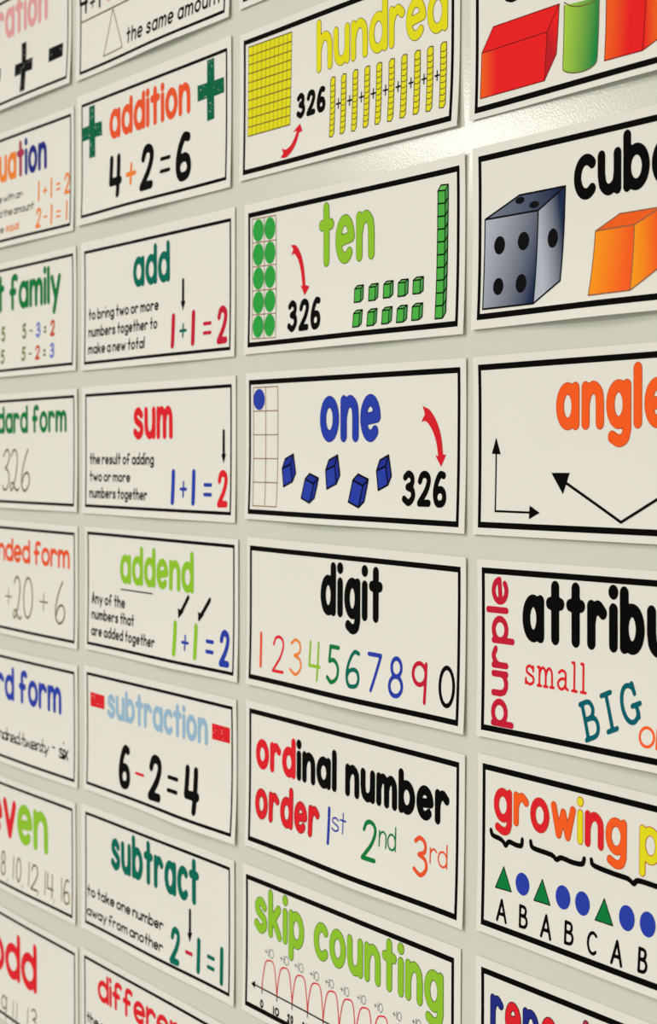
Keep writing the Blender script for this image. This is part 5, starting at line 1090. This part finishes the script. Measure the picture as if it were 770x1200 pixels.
card('attribute',
     'white card titled attribute in black with upright purple word in red',
     at=(893.8, -376.3), tilt=0.0052, margins=(4.1, 5.3, 4.3, 3.7), lift=(2.2, 0.1, 0.5), rule=(3.2, 2.6), items=[
    ('text','title_lettering','attrib','black',{'x': -82.72,'y': 6.74,'w': 95.08,'h': 25.06,'r': 0.13,'asc': 1.32,'gap': 0.06,'post': 'ute'}),
    ('text','upright_lettering','purple','crimson',{'x': -94.75,'y': -40.51,'w': 80.13,'h': 14.56,'r': 0.12,'asc': 1.33,'gap': 0.08,'rot': 1.5707}),
    ('text','small_lettering','small','red',{'x': -80.56,'y': -16.02,'w': 50.06,'h': 11.11,'r': 0.068,'asc': 1.42,'gap': 0.16,'font': 'b'}),
    ('text','big_lettering','BIG','teal_dark',{'x': -29.87,'y': -40.3,'w': 46.72,'h': 20.84,'r': 0.062,'asc': 1.32,'gap': 0.2,'rot': 0.358,'font': 'b'}),
    ('text','orange_lettering','orange','print_orange_red',{'x': 9.74,'y': -36.94,'w': 69.5,'h': 10.61,'r': 0.07,'asc': 1.32,'gap': 0.06}),
])
card('growing',
     'white card titled growing in mixed colours over green triangles and blue circles',
     at=(894.6, -483.9), tilt=-0.0077, margins=(4.1, 5.3, 4.8, 4.0), lift=(1.4, 0.1, 0.7), rule=(3.2, 2.6), items=[
    ('text','title_lettering','growing',['red','print_orange_red','red','print_orange_red','yellow','red','print_orange_red','black','yellow','red','print_orange_red','yellow','red','lime','blue'],{'x': -107.94,'y': 14.62,'w': 107.24,'h': 18.72,'r': 0.125,'asc': 1.3,'gap': 0.06,'post': ' pattern','out': 'rust'}),
    ('line','curly_brace',[(-110.14,8.81),(-108.75,6.43),(-102.65,5.63),(-99.5,4.56),(-97.25,2.93),(-94.4,5.37),(-88.45,4.85),(-83.88,5.31),(-83.05,8.57)],'black',1.35,1,1),
    ('line','curly_brace',[(-75.94,8.95),(-74.19,6.05),(-63.19,5.48),(-57.77,5.06),(-54.65,3.55),(-50.77,5.23),(-41.62,4.66),(-34.23,5.33),(-32.69,8.22)],'black',1.35,1,1),
    ('line','curly_brace',[(-27.18,8.77),(-25.19,6.34),(-11.29,5.28),(0.01,4.92),(4.67,3.37),(8.32,5.49),(23.68,5.21),(34.25,4.98),(35.95,7.76)],'black',1.35,1,1),
    ('poly','triangle',[(-98.66,-8.85),(-105.69,-21.29),(-91.85,-20.87)],'print_dkgreen',0),
    ('line','triangle',[(-98.66,-8.85),(-105.69,-21.29),(-91.85,-20.87),(-98.66,-8.85)],'ink',0.3,1,0),
    ('poly','triangle',[(-65.94,-9.03),(-72.76,-21.29),(-59.28,-21.06)],'print_dkgreen',0),
    ('line','triangle',[(-65.94,-9.03),(-72.76,-21.29),(-59.28,-21.06),(-65.94,-9.03)],'ink',0.3,1,0),
    ('poly','triangle',[(-16.83,-8.57),(-23.43,-20.63),(-9.96,-20.54)],'print_dkgreen',0),
    ('line','triangle',[(-16.83,-8.57),(-23.43,-20.63),(-9.96,-20.54),(-16.83,-8.57)],'ink',0.3,1,0),
    ('ell','circle',(-82.53,-14.85),(5.84,5.94),'blue',0),
    ('ell','circle',(-49.06,-14.78),(5.91,6.15),'blue',0),
    ('ell','circle',(-33.55,-14.59),(5.74,6.06),'blue',0),
    ('ell','circle',(0.12,-14.5),(5.76,6.26),'blue',0),
    ('ell','circle',(15.18,-14.24),(5.6,6.16),'blue',0),
    ('glyph','pattern_lettering','A','black',(-104.63,-95.26,-39.18,-26.29,0.07)),
    ('glyph','pattern_lettering','B','black',(-84.9,-77.35,-38.34,-25.66,0.07)),
    ('glyph','pattern_lettering','A','black',(-66.87,-57.47,-39.35,-26.22,0.07)),
    ('glyph','pattern_lettering','B','black',(-47.17,-39.51,-38.25,-25.74,0.07)),
    ('glyph','pattern_lettering','C','black',(-29.13,-21.32,-38.63,-26.57,0.07)),
    ('glyph','pattern_lettering','A','black',(-10.71,-1.67,-39.5,-26.52,0.07)),
    ('glyph','pattern_lettering','B','black',(9.28,16.35,-38.7,-25.96,0.07)),
])
card('repeating',
     'white card with title in alternating navy and red, below the growing card',
     at=(893.7, -595.0), tilt=-0.0062, margins=(5, 5.3, 5.2, 4.3), lift=(1.4, 0.1, 0.7), rule=(3.2, 2.6), items=[
    ('text','title_lettering','repe',['navy','red','navy','red','navy','purple_red','red','navy','red'],{'x': -109.93,'y': 12.03,'w': 57.54,'h': 19.71,'r': 0.125,'asc': 1.32,'gap': 0.06,'post': 'ating','out': 'ink'}),
])
